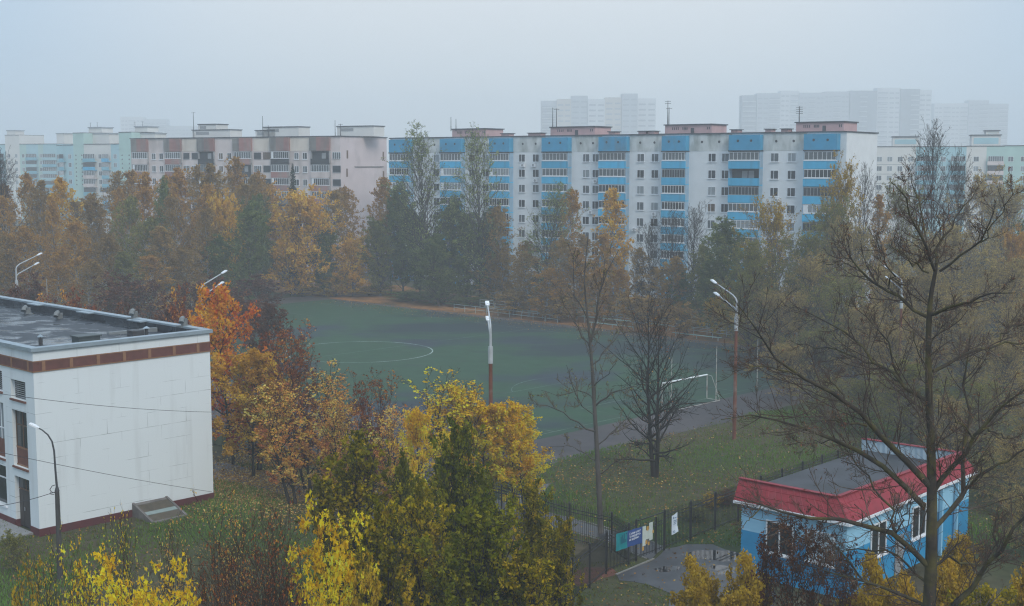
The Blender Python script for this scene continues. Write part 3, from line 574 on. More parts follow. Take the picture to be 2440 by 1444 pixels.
    for (a, c, ops) in cols:
        for (z0, z1, k) in ops:
            w = MB(); fx = .26
            if k == 'door':
                dd = MB(); dd.box(.30, a + .04, 0.12, .36, c - .5, z1 - .95); dd.box(.27, c - .75, 1.2, .30, c - .71, 1.35)
                o = dd.build('door', doorm, root)
                h = MB(); h.box(.25, c - .78, 1.15, .27, c - .68, 1.4); h.build('handle', MT['frame_grey'], o)
                w.box(fx, a, z1 - .9, fx + .06, c, z1 - .82, 0); w.box(fx, (a + c) / 2 - .04, z1 - .82, fx + .06, (a + c) / 2 + .04, z1, 0); w.box(fx + .02, a, z1 - .82, fx + .04, c, z1, 1); w.build('window', [MT['frame_brown'], MT['glass_dark']], root)
                s = MB(); s.box(.28, c - .49, .12, .38, c, z1 - .95); s.build('door', doorm, root); continue
            if k == 'tall':
                zb = z0 + 1.25
                w.box(fx - .02, a, z0, fx + .1, c, zb, 2); w.box(fx - .05, a, z0, fx - .021, c, z0 + .1, 3); w.box(fx - .05, a, zb - .1, fx - .021, c, zb, 3)
                for q in (0, .5, .97): w.box(fx - .03, a + (c - a) * q, zb, fx + .05, a + (c - a) * q + .07, z1, 4)
                w.box(fx - .03, a, zb + 1.4, fx + .04, c, zb + 1.47, 4); w.box(fx + .01, a + .02, zb + .02, fx + .03, c - .02, z1 - .01, 1)
            elif k == 'big':
                zb = z0 + 1.2
                w.box(fx - .02, a, z0, fx + .1, c, zb, 2)
                for q in (0, .33, .66, .97): w.box(fx - .03, a + (c - a) * q, zb, fx + .05, a + (c - a) * q + .07, z1, 0)
                w.box(fx - .03, a, zb + .7, fx + .04, c, zb + .78, 0); w.box(fx + .01, a + .02, zb + .02, fx + .03, c - .02, z1 - .01, 5)
            else:
                for q in (0, .97): w.box(fx - .03, a + (c - a) * q, z0, fx + .05, a + (c - a) * q + .06, z1, 0)
                w.box(fx - .03, a + .07, z1 - .08, fx + .05, c - .07, z1, 0); w.box(fx + .01, a + .02, z0 + .02, fx + .03, c - .02, z1 - .01, 1)
                if k == 'win':
                    for i in range(9): w.box(fx - .02, a + .1, z0 + .1 + i * .13, fx + .005, c - .1, z0 + .14 + i * .13, 6)
                else: w.box(fx - .03, a, z0 + 1.7, fx + .04, c, z0 + 1.78, 0)
            o = w.build('window', [MT['frame_white'], MT['glass_dark'], brown, divider, MT['frame_brown'], MT['glass_pale'], MT['frame_grey']], root)
            s = MB(); s.box(-.1, a - .05, z0 - .12, .25, c + .05, z0 - .002); s.build('sill', brown if k != 'low' else MT['frame_white'], o)
    # tile band with tan dividers
    zb0, zb1 = 10.5, 11.2; bm = MB(); bm.box(-.05, -.05, zb0, T - .1, LY, zb1); bm.box(T - .097, -.05, zb0, L + .02, T - .1, zb1)
    o = bm.build('tile_band', band, root); dv = MB()
    for z in (zb0 - .003, zb1 - .06): dv.box(-.07, -.07, z, L + .03, -.051, z + .065); dv.box(-.07, -.048, z, -.051, LY, z + .065)
    for i in range(8):
        x = .55 + i * (L - .9) / 6.4
        if x < L: dv.box(x, -.075, zb0 + .065, x + .22, -.052, zb1 - .065)
    for i in range(18): dv.box(-.075, .5 + i * 2.3, zb0 + .065, -.052, .68 + i * 2.3, zb1 - .065)
    dv.build('divider', divider, o)
    # roof
    rf = MB(); nx, ny = 14, 24; base = len(rf.v); rr = random.Random(4)
    for j in range(ny + 1):
        for i in range(nx + 1):
            x = .4 + (L - .8) * i / nx; yy = .4 + (LY - .8) * j / ny
            rf.v.append((x, yy, 11.82 - .42 * (i / nx) + .03 * rr.uniform(-1, 1)))
    for j in range(ny):
        for i in range(nx):
            k = base + j * (nx + 1) + i; rf.f.append([k, k + 1, k + nx + 2, k + nx + 1]); rf.m.append(0)
    roof = rf.build('roof', bit, root, smooth=True)
    cp_ = MB(); cp_.box(-.16, -.16, ZR - .06, .45, LY, ZR + .04); cp_.box(.453, -.16, ZR - .06, L + .16, .45, ZR + .04); cp_.box(L - .45, .453, ZR - .06, L + .16, LY, ZR + .06)
    cp_.box(-.17, -.17, ZR - .2, L + .17, -.155, ZR - .063); cp_.box(-.17, -.15, ZR - .2, -.155, LY, ZR - .063)
    for yy in (7.5, 15.2, 23.5, 32): cp_.box(L - 1.0, yy, ZR - .05, L - .453, yy + 1.9, ZR + .03)
    cp_.build('coping', coping, roof)
    it = MB(); it.box(L - .5, .46, 11.2, L - .46, LY, ZR - .07); it.build('upstand', bit, roof)
    v = MB(); p = gz(97, 822, 11.8) - P0; lx, ly = p.dot(d), p.dot(n); lx = max(lx, 1.0)
    v.tube([(lx, ly, 11.6), (lx, ly, 12.25)], .13, 10); v.tube([(lx, ly, 12.32), (lx, ly, 12.36), (lx, ly, 12.5)], [.2, .2, .02], 10, 1); v.tube([(lx, ly, 12.25), (lx, ly, 12.32)], .06, 6); v.build('vent_pipe', [MT['metal_dark'], coping], roof)
    p = gz(205, 812, 11.7) - P0; lx, ly = p.dot(d), p.dot(n)
    v = MB(); v.box(lx - .75, ly - .5, 11.4, lx + .75, ly + .5, 12.02); v.box(lx - .85, ly - .6, 12.02, lx + .85, ly + .6, 12.1); v.build('vent_box', mat('dark_zinc', (.06, .075, .075), .5, .2, 2, .4), roof)
    p = gz(325, 800, 11.5) - P0; lx, ly = p.dot(d), p.dot(n)
    v = MB(); v.box(lx - .5, ly - .4, 11.3, lx + .4, ly + .4, 11.9); v.build('vent_box', MT['metal_dark'], roof)
    v = MB(); v.tube([(lx + .8, ly, 11.3), (lx + .8, ly, 11.95)], .12, 8); v.tube([(lx + .8, ly, 11.96), (lx + .8, ly, 12.1)], [.26, .03], 10, 1); v.build('vent_pipe', [MT['metal_dark'], coping], roof)
    v = MB(); v.box(lx - 1.2, ly + 1.6, 11.3, lx + 2.6, ly + 1.9, 11.7); v.build('duct', mat('pale_duct', (.2, .22, .23), .6), roof)
    for yy, zz in ((3.0, ZR + .05), (9.8, ZR + .05), (17.6, 11.45), (23.0, 11.45)):    # gooseneck vents
        v = MB(); x = L - .2 if zz > 12 else L - 2.2
        v.tube([(x, yy, zz - .05), (x, yy, zz + .35), (x - .1, yy - .1, zz + .55), (x - .3, yy - .3, zz + .5), (x - .4, yy - .4, zz + .3)], [.17, .17, .18, .18, .2], 9); v.tube([(x + .35, yy + .2, zz - .05), (x + .35, yy + .2, zz + .45)], .12, 8); v.box(x - .35, yy - .3, zz - .08, x + .5, yy + .4, zz + .02)
        v.build('gooseneck_vent', mat('dull_galvanised', (.17, .18, .18), .6, .2, 3), roof, smooth=False)
    # cellar hatch against the end wall
    xa, zt = we(314, 1200); xb, _ = we(398, 1183); zt = .95; hm = mat('weathered_grey_board', (.16, .145, .135), .85, .3, 1.6, .2, dirt=(.06, .05, .045), dscale=(1, 1, 1), damt=.7); hm2 = mat('brown_lid_board', (.085, .07, .05), .85, .25, 2)
    h = MB(); yo = -2.5
    for x in (xa, xb - .16): h.add([(x, -.03, 0), (x, yo, 0), (x, yo, .14), (x, -.03, zt), (x + .16, -.03, 0), (x + .16, yo, 0), (x + .16, yo, .14), (x + .16, -.03, zt)], [(0, 1, 2, 3), (7, 6, 5, 4), (3, 2, 6, 7), (2, 1, 5, 6), (0, 3, 7, 4)], 0)
    hatch = h.build('hatch_cheek', hm, None)
    hr = empty('cellar_hatch', (P0.x, P0.y, 0), root.rotation_euler.z, 'sloping grey cellar hatch against the white end wall', 'cellar hatch')
    hatch.parent = hr
    def zlid(y): return zt + (.14 - zt) * (y + .03) / (yo + .03) - .08
    l = MB(); l.add([(xa + .163, -.05, zlid(-.05)), (xb - .163, -.05, zlid(-.05)), (xb - .163, yo, zlid(yo)), (xa + .163, yo, zlid(yo))], [(3, 2, 1, 0)], 1)
    for a_, c_, k in ((-.05, -.3, 0), (-1.25, -1.6, 2), (yo + .12, yo, 0)): l.add([(xa + .163, a_, zlid(a_) + .03), (xb - .163, a_, zlid(a_) + .03), (xb - .163, c_, zlid(c_) + .03), (xa + .163, c_, zlid(c_) + .03), (xa + .163, c_, zlid(c_)), (xb - .163, c_, zlid(c_))], [(3, 2, 1, 0), (4, 5, 2, 3)], k)
    l.box(xa + .163, yo - .02, 0, xb - .163, yo, .1, 0)
    l.build('lid', [hm, hm2, mat('pale_tin_strip', (.22, .27, .26), .5)], hr)
    s = MB(); s.box(-2.6, da - .4, -.05, -.045, dc + 3, .12); o = s.build('doorstep', MT['slab'], root)
    return P0, P1, d, n, L
SP0, SP1, SD, SN, SLEN = school()

# ------------------------------------------------------------------ kiosk pavilion
def kiosk():
    B = gz(2025, 1247, 4.4); A = gz(1748, 1190, 4.4); C = gz(2330, 1122, 4.4); ex = (A - B); LX = ex.length; ex.normalize(); ey = (C - B); LY = ey.length; ey.normalize()
    root = empty('pavilion', (B.x, B.y, 0), math.atan2(ex.y, ex.x), 'small blue clad pavilion with red metal roof skirt behind the mossy bare tree', 'pavilion')
    hand = ex.x * ey.y - ex.y * ey.x            # -1 when +y local is on the other side
    Y = (lambda v: v) if hand > 0 else (lambda v: -v)
    pale = mat('pale_blue_siding', (.27, .52, .68), .6, .05, 1, .35); blue = mat('bright_blue_siding', (.02, .25, .47), .55, .08, 1, .35); red = mat('red_metal_tile', (.25, .015, .024), .6, .18, 1.4, .4, dirt=(.16, .04, .04), dscale=(.7, .7, .5), damt=.6); wht = MT['frame_white']
    corr = mat('corrugated_pale_sheet', (.36, .46, .53), .5, .1, 2, .4); felt = mat('roof_felt', (.045, .047, .055), .6, .25, .6, .35, col2=(.028, .03, .034), c2scale=.4)
    def bx(m, x0, y0, z0, x1, y1, z1, k=0):
        ya, yb = sorted((Y(y0), Y(y1))); m.box(min(x0, x1), ya, z0, max(x0, x1), yb, z1, k)
    i = .35; X0, X1, Y0, Y1 = i, LX - i, i, LY - i
    w = MB(); bx(w, X0 + .05, Y0 + .05, 0, X1 - .05, Y1 - .05, 4.4, 0)
    w.build('wall', mat('bare_wall', (.2, .3, .38), .8), root)
    sd = MB()
    zz = .05; k = 0
    while zz < 4.35:                            # horizontal siding planks, each leaning out a little at its foot
        z1 = min(zz + .2, 4.38); c = 0 if zz > 2.62 else 1
        ring = lambda q, z: [(X0 - q, Y(Y0 - q), z), (X1 + q, Y(Y0 - q), z), (X1 + q, Y(Y1 + q), z), (X0 - q, Y(Y1 + q), z)]
        vs = ring(.03, zz) + ring(.004, z1 - .004) + ring(-.02, zz)
        fs = [(a, (a + 1) % 4, 4 + (a + 1) % 4, 4 + a) for a in range(4)] + [(8 + a, 8 + (a + 1) % 4, (a + 1) % 4, a) for a in range(4)]
        sd.add(vs, fs, c); zz = z1
    sd.build('siding', [pale, blue], root)
    # red skirt: slopes in and up on three sides, corrugated on the inside
    sk = MB(); zt, ze = 5.5, 4.38; inn = .95
    o = [(LX, 0), (0, 0), (0, LY), (LX, LY)]; t_ = [(LX + .1, inn - .2), (inn + .2, inn - .2), (inn - .05, LY - .5), (LX + .1, LY - .9)]
    vs = [(x, Y(y), ze) for x, y in o] + [(x, Y(y), zt) for x, y in t_] + [(x, Y(y), 4.7) for x, y in t_]
    sk.add(vs, [(0, 1, 5, 4), (1, 2, 6, 5), (2, 3, 7, 6)], 0)
    for a, b_ in ((0, 1), (1, 2), (2, 3)):     # ribs of the metal tile
        pa, pb, qa, qb = [Vector(vs[j]) for j in (a, b_, 4 + a, 4 + b_)]; n = int((pb - pa).length / .45)
        for r_ in range(1, n): sk.bar(pa + (pb - pa) * r_ / n, qa + (qb - qa) * r_ / n, .05, .03, 0)
        for f_ in (.36, .7): sk.bar(pa + (qa - pa) * f_, pb + (qb - pb) * f_, .05, .03, 0)
    skirt = sk.build('roof_skirt', red, root)
    ins = MB()
    for a, b_ in ((0, 1), (1, 2), (2, 3)):
        p, q = Vector(t_[a]), Vector(t_[b_]); n = int((q - p).length / .18); prev = None; nrm = Vector((0, 0)); dd = (q - p).normalized(); cen = Vector((LX / 2, LY / 2)); nn = Vector((-dd.y, dd.x)); nn = nn if nn.dot(cen - p) > 0 else -nn
        for r_ in range(n + 1):
            c = p + (q - p) * r_ / n + nn * (.06 + (.05 if r_ % 2 else 0)); cur = (c.x, Y(c.y))
            if prev: ins.add([(*prev, 4.72), (*cur, 4.72), (*cur, zt - .02), (*prev, zt - .02)], [(0, 1, 2, 3)])
            prev = cur
    ins.build('inner_sheet', corr, skirt)
    cpg = MB()
    for a, b_ in ((0, 1), (1, 2), (2, 3)): cpg.bar(Vector((t_[a][0], Y(t_[a][1]), zt + .02)), Vector((t_[b_][0], Y(t_[b_][1]), zt + .02)), .3, .05)
    cpg.build('ridge_cap', red, skirt)
    ev = MB()
    for a, b_ in ((0, 1), (1, 2), (2, 3)): ev.bar(Vector((*o[a], 0)) * 1 + Vector((0, 0, 0)), Vector((0, 0, 1)), .0001) if False else ev.bar(Vector((o[a][0], Y(o[a][1]), ze - .09)), Vector((o[b_][0], Y(o[b_][1]), ze - .09)), .1, .16)
    ev.build('eave_board', wht, root)
    fr = MB(); bx(fr, .8, .75, 4.45, LX - .1, LY - 1.0, 4.8); fr.build('roof', felt, root)
    # windows on the two seen sides
    def win(side, s0, s1, z0, z1, boarded=False):
        w_ = MB(); p = MB(); t = .08
        def b2(m, a, c, z0_, z1_, q0, q1, k):
            if side == 'x': bx(m, a, Y0 - q1, z0_, c, Y0 - q0, z1_, k)
            else: bx(m, X0 - q1, a, z0_, X0 - q0, c, z1_, k)
        b2(w_, s0, s0 + t, z0, z1, .035, .10, 0); b2(w_, s1 - t, s1, z0, z1, .035, .10, 0); b2(w_, s0 + t, s1 - t, z1 - t, z1, .035, .10, 0); b2(w_, s0 + t, s1 - t, z0, z0 + t, .035, .10, 0)
        if not boarded: b2(w_, (s0 + s1) / 2 - .04, (s0 + s1) / 2 + .04, z0 + t, z1 - t, .035, .095, 0)
        b2(p, s0 + t, s1 - t, z0 + t, z1 - t, .035, .06, 0)
        o = w_.build('window', wht, root); p.build('pane', mat('pale_board', (.45, .56, .63), .7) if boarded else MT['glass_dark'], o)
        s_ = MB(); b2(s_, s0 - .1, s1 + .1, z0 - .09, z0 - .003, .035, .2, 0); s_.build('sill', wht, o)
    win('x', 3.55, 5.3, 1.7, 3.55); win('x', 1.0, 2.7, 1.75, 3.5, True); win('y', 3.0, 4.8, 1.7, 3.6); win('y', 8.0, 9.8, 1.7, 3.6)
    d_ = MB(); bx(d_, X0 - .09, 6.0, .05, X0 - .035, 7.0, 2.3); dr = d_.build('door', mat('grey_door', (.25, .26, .27), .5), root); h_ = MB(); bx(h_, X0 - .13, 6.12, 1.05, X0 - .092, 6.17, 1.25); h_.build('handle', MT['metal_dark'], dr)
    for s in (11.5, 13.6): 
        pp = MB(); bx(pp, X0 - .3, s, 0, X0 - .12, s + .18, 4.3); pp.build('porch_post', pale, root)
kiosk()

# ------------------------------------------------------------------ fences, gate, banners
MT['fence'] = mat('black_fence_paint', (.018, .018, .019), .5, .2, 3, .35)
def fence_panel(m, a, b, h, zb=.12, gap=.145):
    a, b = Vector(a), Vector(b); d = b - a; L = d.length; d.normalize(); s = Vector((-d.y, d.x, 0)); n = int(L / gap)
    for z in (zb + .15, h - .45, h - .25): m.bar(a + Vector((0, 0, z)), b + Vector((0, 0, z)), .04, .045)
    for i in range(1, n):
        p = a + d * (L * i / n); w = .011; q = [p + d * w + s * w, p - d * w + s * w, p - d * w - s * w, p + d * w - s * w]
        m.add([c + Vector((0, 0, zb)) for c in q] + [c + Vector((0, 0, h - .02)) for c in q] + [p + Vector((0, 0, h + .07))], [(0, 1, 5, 4), (1, 2, 6, 5), (2, 3, 7, 6), (3, 0, 4, 7), (4, 5, 8), (5, 6, 8), (6, 7, 8), (7, 4, 8)])
def fence(label, pts, h=2.4, step=2.75, pw=.12):
    pts = [Vector((p[0], p[1], 0)) for p in pts]; root = empty('fence', pts[0], 0, label, 'fence', None); o = pts[0]; posts = [pts[0]]
    for a, b in zip(pts, pts[1:]):
        L = (b - a).length; n = max(1, round(L / step))
        for i in range(n):
            p, q = a + (b - a) * i / n, a + (b - a) * (i + 1) / n; m = MB(); fence_panel(m, p - o, q - o, h); m.build('bar_panel', MT['fence'], root); posts.append(q)
    for p in posts:
        m = MB(); q = p - o; m.box(q.x - pw / 2, q.y - pw / 2, 0, q.x + pw / 2, q.y + pw / 2, h + .08); m.add([(q.x - pw * .6, q.y - pw * .6, h + .081), (q.x + pw * .6, q.y - pw * .6, h + .081), (q.x + pw * .6, q.y + pw * .6, h + .081), (q.x - pw * .6, q.y + pw * .6, h + .081), (q.x, q.y, h + .16)], [(0, 1, 4), (1, 2, 4), (2, 3, 4), (3, 0, 4)]); m.build('post', MT['fence'], root)
    return root
pd, pe, ph = gz(1444, 1368), gz(1520, 1335), gz(1582, 1312); pm = gz(1363, 1329, 2.5); pm.z = 0
pk = pd + (pe - pd) * ((1497 - 1444) / 76)
fence('black picket fence running from the school path to the kinked corner beside the gate', [gz(440, 1050), gz(650, 1097), gz(940, 1178), gz(1266, 1263), gz(1357, 1292), gz(1457, 1316), pk], 2.4, 2.9)
fence('black picket fence coming from the olive trees to the corner post left of the gate', [pm + (pm - pd) * 1.2, pm, pd, pe - (pe - pd) * .06], 2.45, 2.6)
pr1 = gz(1645, 1288); pr2 = gz(1957, 1166)
fence('long black picket fence from the gate back behind the blue pavilion', [ph, pr1, gz(1811, 1221), pr2, gz(2100, 1108)], 2.45, 2.6)
gr = empty('gate', (pe.x, pe.y, 0), 0, 'black picket gate leaf with the H shaped notice wired to it', 'gate'); o_ = Vector((pe.x, pe.y, 0)); m = MB()
dg = (ph - pe).normalized(); pg = pe + (ph - pe) * .68
fence_panel(m, pe + dg * .08 - o_, pg - dg * .02 - o_, 2.2); m.build('leaf', MT['fence'], gr)
m = MB(); fence_panel(m, pg + dg * .06 - o_, ph - dg * .1 - o_, 2.2); m.build('leaf', MT['fence'], gr)
m = MB(); q = pg - o_; m.box(q.x - .06, q.y - .06, 0, q.x + .06, q.y + .06, 2.3); m.build('post', MT['fence'], gr)
m = MB(); m.bar(pe - o_ + Vector((0, 0, 2.42)), ph - o_ + Vector((0, 0, 2.42)), .06); m.build('top_rail', MT['fence'], gr)
def text(body, size, m, parent, mtx, ls=1.0):
    c = bpy.data.curves.new('lettering', 'FONT'); c.body = body; c.size = size; c.extrude = .002; c.space_line = ls; c.materials.append(m); c.offset = size * .012
    tmp = bpy.data.objects.new('lettering_curve', c); COL.objects.link(tmp); bpy.context.view_layer.update()
    me = bpy.data.meshes.new_from_object(tmp.evaluated_get(bpy.context.evaluated_depsgraph_get())); bpy.data.objects.remove(tmp)
    o = link('lettering', me, parent); o.matrix_local = mtx; return o
def banner():
    # hangs on the outer side of the gate-side fence
    a = gz(1464, 1360); d = (pe - pd).normalized(); out_ = Vector((d.y, -d.x, 0)); a = pd + d * ((a - pd).dot(d))
    W_ = 3.0; 
    p_l = at(1464, 1262, a.y).z; root = empty('banner', a + out_ * .08, math.atan2(d.y, d.x), 'sagging teal and blue banner with three lines of white lettering tied to the fence', 'banner')
    zt, zb = at(1466, 1272, a.y).z, at(1466, 1313, a.y).z; b_ = a + d * W_; zt2, zb2 = at(1537, 1253, b_.y).z, at(1537, 1291, b_.y).z
    n = 22; front = MB()
    def P(i, j):
        u, v = i / n, j / 8; z = (zb + (zb2 - zb) * u) * (1 - v) + (zt + (zt2 - zt) * u) * v
        return (W_ * u, -.03 - .035 * math.sin(u * 9 + v * 4) * (.4 + v * (1 - v)) - .02 * math.sin(u * 23 + 2 * v), z)
    for i in range(n):
        for j in range(8):
            k = 0 if i < n * .4 else 1
            front.add([P(i, j), P(i + 1, j), P(i + 1, j + 1), P(i, j + 1)], [(0, 1, 2, 3)], k)
    front.build('cloth', [mat('teal_cloth', (.005, .22, .24), .6, .12, 3), mat('blue_cloth', (.03, .075, .24), .6, .12, 3)], root)
    wm = mat('white_print', (.75, .78, .82), .6, .02); dm = mat('dark_print', (.004, .07, .14), .6, .02)
    sl = (zt2 - zt) / W_; tilt = math.atan(sl)
    def mtx(u, v): 
        z = (zb + (zb2 - zb) * u) * (1 - v) + (zt + (zt2 - zt) * u) * v
        return Matrix.Translation((W_ * u, -.115, z)) @ Matrix.Rotation(-tilt if False else -math.atan(-sl), 4, 'Y') @ Matrix.Rotation(math.pi / 2, 4, 'X') if False else Matrix.Translation((W_ * u, -.115, z)) @ Matrix(((math.cos(tilt), 0, 0, 0), (0, 1, 0, 0), (math.sin(tilt), 0, 1, 0), (0, 0, 0, 1))) @ Matrix.Rotation(math.pi / 2, 4, 'X')
    text('С нами спорт!\nТренируйтесь\nна здоровье', .185, wm, root, mtx(.43, .74), .95)
    mk = MB()
    for u, h in ((.14, .42), (.18, .5), (.215, .28), (.25, .56), (.30, .2)):
        mk.box(W_ * u, -.11, zb + .35, W_ * u + .05, -.105, zb + .35 + h)
    mk.tube([(W_ * .335, -.11, zb + .85), (W_ * .335, -.105, zb + .85)], .05, 10); mk.build('emblem', dm, root)
banner()
def notice(name, label, px, base_line, mats_, deco):
    a, d = base_line; out_ = Vector((d.y, -d.x, 0)); r = [gz(px[0], 1340 - 0), 0]
    return None
# cut-out notice (an H of white paper squares with yellow tabs) and a white poster
dl = (ph - pe).normalized(); ol = Vector((dl.y, -dl.x, 0)); mid = pe + dl * .78
nr = empty('notice', mid + ol * .1, math.atan2(dl.y, dl.x), 'tattered pale H shaped notice with yellow tabs on the gate', 'notice'); m = MB()
for x0, x1, z0, z1 in ((-.50, -.16, .8, 2.0), (-.16, .16, 1.15, 1.72), (.16, .52, 1.02, 2.1)): m.box(x0 + .001, -.012, z0, x1 - .001, 0, z1, 0)
m.build('sheet', mat('pale_paper', (.50, .55, .50), .8, .12, 4), nr); m = MB()
for x, z, w in ((-.12, .98, .09), (.12, .86, .08), (.55, 1.5, .07), (-.44, .66, .09), (.0, 1.8, .1)): m.box(x - w, -.02, z - w * 1.3, x + w, -.013, z + w * 1.3)
m.build('tab', mat('ochre_paper', (.5, .28, .06), .8, .1, 4), nr)
dl2 = (pr1 - ph).normalized(); ol2 = Vector((dl2.y, -dl2.x, 0)); q = ph + dl2 * .75
nr = empty('poster', q + ol2 * .1, math.atan2(dl2.y, dl2.x), 'white paper poster with one curled lower corner on the fence right of the gate', 'poster'); m = MB()
zt, zb = 2.05, .85
for i in range(4):
    for j in range(6):
        f = lambda i, j: (-.12 + .62 * i / 4, -.01 - .02 * math.sin(i * 1.3) - (.10 * (i / 4) * max(0, 1 - j / 2)), zb + (zt - zb) * j / 6 + .12 * i / 4)
        m.add([f(i, j), f(i + 1, j), f(i + 1, j + 1), f(i, j + 1)], [(0, 1, 2, 3)])
m.build('sheet', mat('white_poster_paper', (.68, .74, .80), .7, .05, 4), nr); m = MB()
for z, x0, x1, h in ((1.86, .0, .1, .12), (1.88, .16, .36, .05), (1.70, .05, .42, .05), (1.60, .1, .36, .05), (1.50, .05, .30, .04), (1.05, .0, .2, .06), (.97, .02, .26, .04)): m.box(x0 - .06, -.075, z, x1 - .06, -.07, z + h)
m.build('print', mat('blue_grey_print', (.22, .30, .42), .7, .1), nr)

# ------------------------------------------------------------------ floodlight columns, street lamp, goals, net poles, stand
MT['rust'] = mat('rusty_painted_steel', (.16, .058, .036), .85, .3, 1.8, .2, col2=(.24, .20, .17), c2scale=.8, c2pos=.62, stretch=(1, 1, .4))
MT['zinc'] = mat('galvanised_steel', (.40, .42, .43), .5, .12, 3, .4); MT['lampwhite'] = mat('white_lamp_housing', (.78, .80, .82), .4, .03, 3, .4)
MT['concrete'] = mat('old_concrete_column', (.06, .058, .055), .9, .25, 1.5, .2, dirt=(.05, .05, .05))
def lamp_head(root, tip, d, size=1.0):
    d = Vector(d).normalized(); s = d.cross(Vector((0, 0, 1))).normalized(); u = s.cross(d)
    m = MB(); L = .62 * size; w = .17 * size
    m.obox(Vector(tip) + d * L * .62, (d, s, u), L * .5, w, .055 * size); m.obox(Vector(tip) + d * L * .06, (d, s, u), L * .12, w * .5, .05 * size); m.obox(Vector(tip) + d * L * .62 + u * .08 * size, (d, s, u), L * .3, w * .6, .025 * size)
    m.build('lamp_head', MT['lampwhite'], root)
def floodlight(label, px, py, Y, az, hs=.85):
    t = at(px, py, Y); root = empty('floodlight_column', (t.x, t.y, 0), 0, label, 'floodlight', 'floodlight columns round the pitch')
    d = Vector((az[0], az[1], 0)).normalized(); m = MB()
    m.tube([(0, 0, 0), (0, 0, 5), (0, 0, 9.5)], [.17, .15, .13], 10); m.build('pole', MT['rust'], root)
    m = MB(); m.tube([(0, 0, 9.4), (0, 0, 10.6)], .17, 10); m.build('sleeve', MT['zinc'], root)
    m = MB(); m.tube([(0, 0, 10.6), (0, 0, 11.9)], [.10, .08], 8); m.tube([(0, 0, 11.9), d * .12 + Vector((0, 0, 12.15)), d * .45 + Vector((0, 0, 12.4)), d * 2.5 + Vector((0, 0, 13.25))], [.07, .065, .06, .05], 7); m.build('arm', MT['zinc'], root)
    m = MB(); m.tube([(0, 0, 11.1), d * .3 + Vector((0, 0, 11.35)), d * 2.1 + Vector((0, 0, 12.2))], [.07, .06, .05], 7); m.build('arm', MT['zinc'], root)
    dd = (d * 2.05 + Vector((0, 0, .9))); lamp_head(root, d * 2.5 + Vector((0, 0, 13.25)), dd, hs); lamp_head(root, d * 2.1 + Vector((0, 0, 12.2)), dd, hs)
floodlight('rusty floodlight column standing on the grass right of the near goal', 1755, 740, 109, (-.58, .81)); floodlight('rusty floodlight column rising out of the yellow maple in the middle', 1169, 840, 91, (-.10, 1))
floodlight('floodlight column with its arms just over the red maple top', 478, 690, 119, (.62, .78)); floodlight('floodlight column farthest left among the brown trees', 38, 640, 143, (.7, .71)); floodlight('floodlight column half hidden in the grey thicket behind the mossy bare tree', 2149, 690, 126, (-.4, .9), .5)
def street_lamp():
    t = at(136, 1170, 71.5); root = empty('street_lamp', (t.x, t.y, 0), 0, 'dark concrete street lamp with bent arm before the white building', 'street lamp'); z = t.z
    m = MB(); m.tube([(0, 0, 0), (0, 0, z * .5), (0, 0, z)], [.17, .15, .125], 10); m.build('column', MT['concrete'], root)
    f = lambda px, py: at(px, py, t.y) - Vector((t.x, t.y, 0))
    m = MB(); m.tube([(0, 0, z), (0, 0, z + .25)], [.14, .07], 10); pts = [f(a, b) for a, b in ((136, 1165), (132, 1120), (129, 1075), (124, 1052), (114, 1036), (101, 1025), (92, 1020))]
    m.tube(pts, [.07, .06, .055, .05, .045, .04, .04], 8); m.build('arm', MT['metal_dark'], root)
    lamp_head(root, pts[-1], f(72, 1010) - f(92, 1020), .8)
    m = MB(); m.tube([(-.1, -.02, z - .1), (-.3, -.05, z - .05), (-.38, -.05, z + .1), (-.25, -.05, z + .3), (-.1, -.03, z + .35)], .025, 5); m.tube([(-.15, -.05, z - .2), (-.4, -.07, z - .15), (-.3, -.06, z + .02)], .02, 5); m.build('cable_loop', MT['metal_dark'], root)
    return t
LT = street_lamp()
def cable(label, a, b, sag, r=.014):
    P_ = [a + (b - a) * s + Vector((0, 0, -4 * sag * s * (1 - s))) for s in np.linspace(0, 1, 15)]
    o = Vector(a); m = MB(); m.tube([p - o for p in P_], r, 4); tag(m.build('overhead_cable', MT['metal_dark'], None, o), label, 'cable')
cable('thin cable crossing high over the white end wall', at(-70, 928, 68), at(509, 982, SP1.y - .3), .25); cable('thin cable sagging low across the white end wall', at(-70, 1062, 68), at(505, 1172, SP1.y - .3), .15)
cable('short cable from the street lamp to the door side wall', LT + Vector((-.1, 0, -.05)), at(-20, 1208, 75), .1, .02)

MT['polepaint'] = mat('peeling_white_pole', (.42, .41, .38), .7, .2, 2, .3, col2=(.22, .13, .09), c2scale=1.5, c2pos=.6)
def goal(label, u, sgn):
    a, b = fld(u, -3.66), fld(u, 3.66); o = (a + b) / 2; root = empty('goal', o, 0, label, 'goal'); a, b = a - o, b - o; bk = UU * sgn * 1.6
    def T(p, q, n_, w=.06): m = MB(); m.tube([p, q], w, 8); m.build(n_, MT['lampwhite'] if n_ == 'crossbar' else MT['polepaint'], root)
    z = Vector((0, 0, 2.44)); T(a, a + z, 'upright'); T(b, b + z, 'upright'); T(a + z, b + z, 'crossbar', .075)
    m = MB()
    for p in (a, b): m.tube([p + Vector((0, 0, .04)), p + bk + Vector((0, 0, .04))], .035, 6); m.tube([p + z, p + bk * .35 + z * .97, p + bk + Vector((0, 0, .04))], .025, 6)
    m.tube([a + bk + Vector((0, 0, .04)), b + bk + Vector((0, 0, .04))], .035, 6); m.build('back_frame', MT['polepaint'], root)
goal('white football goal on the near end line behind the bare tree', 50.4, 1); goal('white football goal at the far end seen over the building roof', -50.4, -1)
